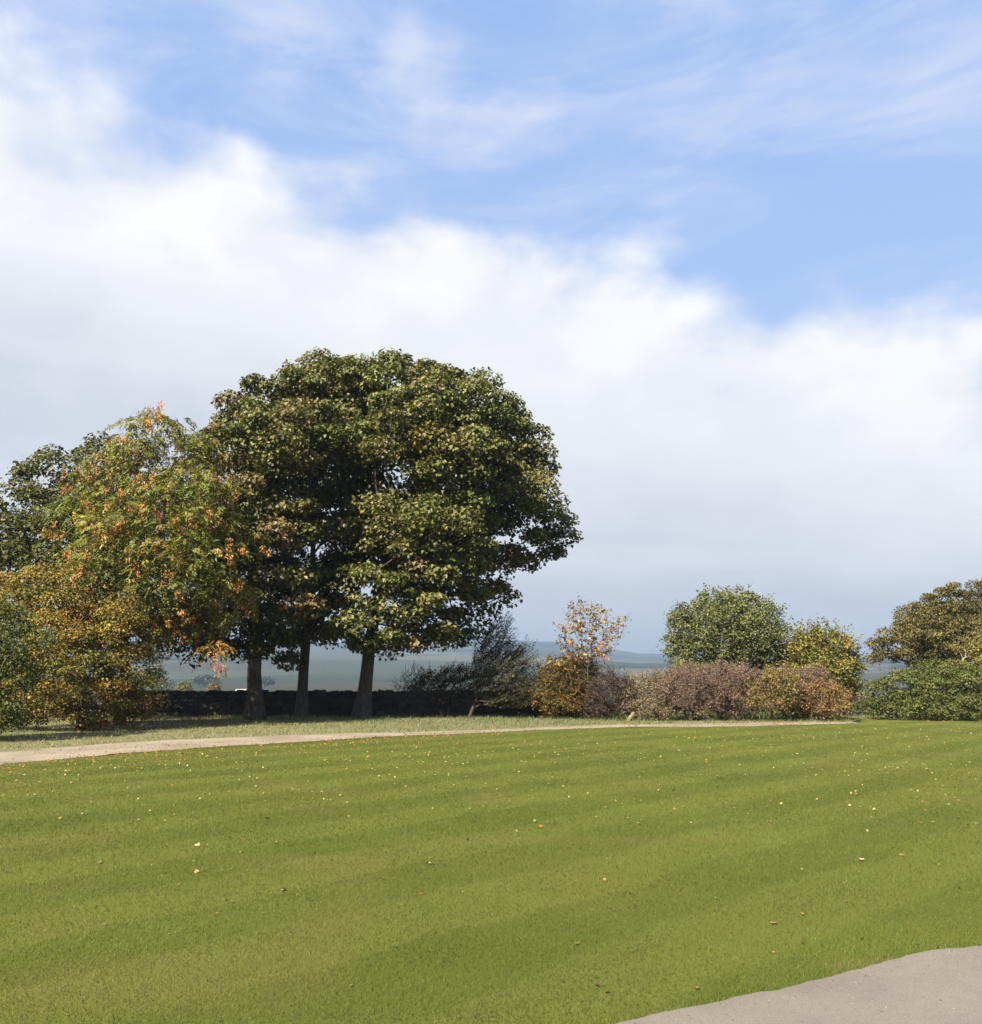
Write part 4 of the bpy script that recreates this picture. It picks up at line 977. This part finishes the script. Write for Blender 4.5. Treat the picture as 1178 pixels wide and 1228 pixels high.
    warm = np.clip(drift * 1.4 + 1.0 * (py <= near_y[ok]), 0, 1)
    cw = palette(n, [(0.33, 0.15, 0.05, 4), (0.24, 0.11, 0.045, 3), (0.38, 0.24, 0.10, 2)], rng); cp = palette(n, [(0.36, 0.32, 0.13, 4), (0.31, 0.25, 0.10, 3), (0.40, 0.20, 0.06, 1), (0.14, 0.09, 0.04, 0.7)], rng)
    cc = np.where((rng.rand(n) < warm)[:, None], cw, cp)
    N_ = norm(np.c_[rng.normal(0, 0.35, n), rng.normal(0, 0.35, n) - 0.1, np.ones(n)]); A_ = rng.normal(0, 1, (n, 3)) * [1, 1, 0.2]
    s = rng.uniform(0.022, 0.055, n) * np.where(warm > 0.4, 1.15, 1.0)
    co, f, c4 = leaf_quads(np.c_[P, np.full(n, 0.022)], N_, A_, s, s * 0.85, cc)
    tag(link('leaf_litter', mesh_np('leaf_litter', co, f, c4, M_LEAF_MATT)), 'scattered small fallen leaves over lawn, track edge and verge', 'leaf litter', kind='stuff')


fallen_leaves()


def road_grit():
    """loose chippings and crumbs of soil, thickest along the ragged edge of the drive"""
    rng = np.random.RandomState(404)
    k = rng.randint(0, len(R_EDGE), 2600); off = np.abs(rng.normal(0, 0.16, 2600)); P = R_EDGE[k] + np.c_[rng.normal(0, 0.05, 2600), rng.normal(0, 0.05, 2600) - off]
    Q = np.c_[rng.uniform(-2, 5, 1400), rng.uniform(2, 6, 1400)]; P = np.r_[P, Q]; P = P[inside(P, ROAD)]; n = len(P)
    t8 = np.array([[1, 0, 0], [0, 1, 0], [-1, 0, 0], [0, -1, 0], [0, 0, 0.8]]); s = rng.uniform(0.002, 0.0065, n) * 0.8
    a = rng.uniform(0, 6.28, n); R = np.stack([np.c_[np.cos(a), -np.sin(a)], np.c_[np.sin(a), np.cos(a)]], 1)
    v = t8[None] * (1 + rng.normal(0, 0.25, (n, 5, 3))) * s[:, None, None]; v[..., :2] = np.einsum('nij,nkj->nki', R, v[..., :2]); v += np.c_[P, np.full(n, 0.0065)][:, None]
    f = np.array([[0, 1, 4], [1, 2, 4], [2, 3, 4], [3, 0, 4]])[None] + (np.arange(n) * 5)[:, None, None]
    col = np.repeat(palette(n, [(0.26, 0.23, 0.19, 3), (0.14, 0.12, 0.095, 3), (0.09, 0.07, 0.045, 3), (0.30, 0.27, 0.22, 1)], rng), 5, 0)
    tag(link('road_grit', mesh_np('road_grit', v.reshape(-1, 3), f.reshape(-1, 3), col, M_STRAW)), 'loose chippings and soil crumbs along the drive edge', 'grit', kind='stuff')


road_grit()

# ------------------------------------------------------------------ the air
def haze():
    m = bpy.data.materials.new('pale_haze'); m.use_nodes = True; t = NT(m.node_tree); t.n.clear()
    o = t.new('ShaderNodeOutputMaterial'); v = t.new('ShaderNodeVolumePrincipled')
    v.inputs['Color'].default_value = (0.26, 0.36, 0.52, 1); v.inputs['Density'].default_value = HAZE; v.inputs['Anisotropy'].default_value = 0.1
    t.l.new(v.outputs[0], o.inputs['Volume'])
    c, f = box_np((0, 0, 103), (17800, 17800, 224)); ob = link('haze', mesh_np('haze', c, f, mat=m)); tag(ob, 'thin bluish autumn haze filling the valley air', 'haze', kind='stuff')


HAZE = 0.00027
haze()
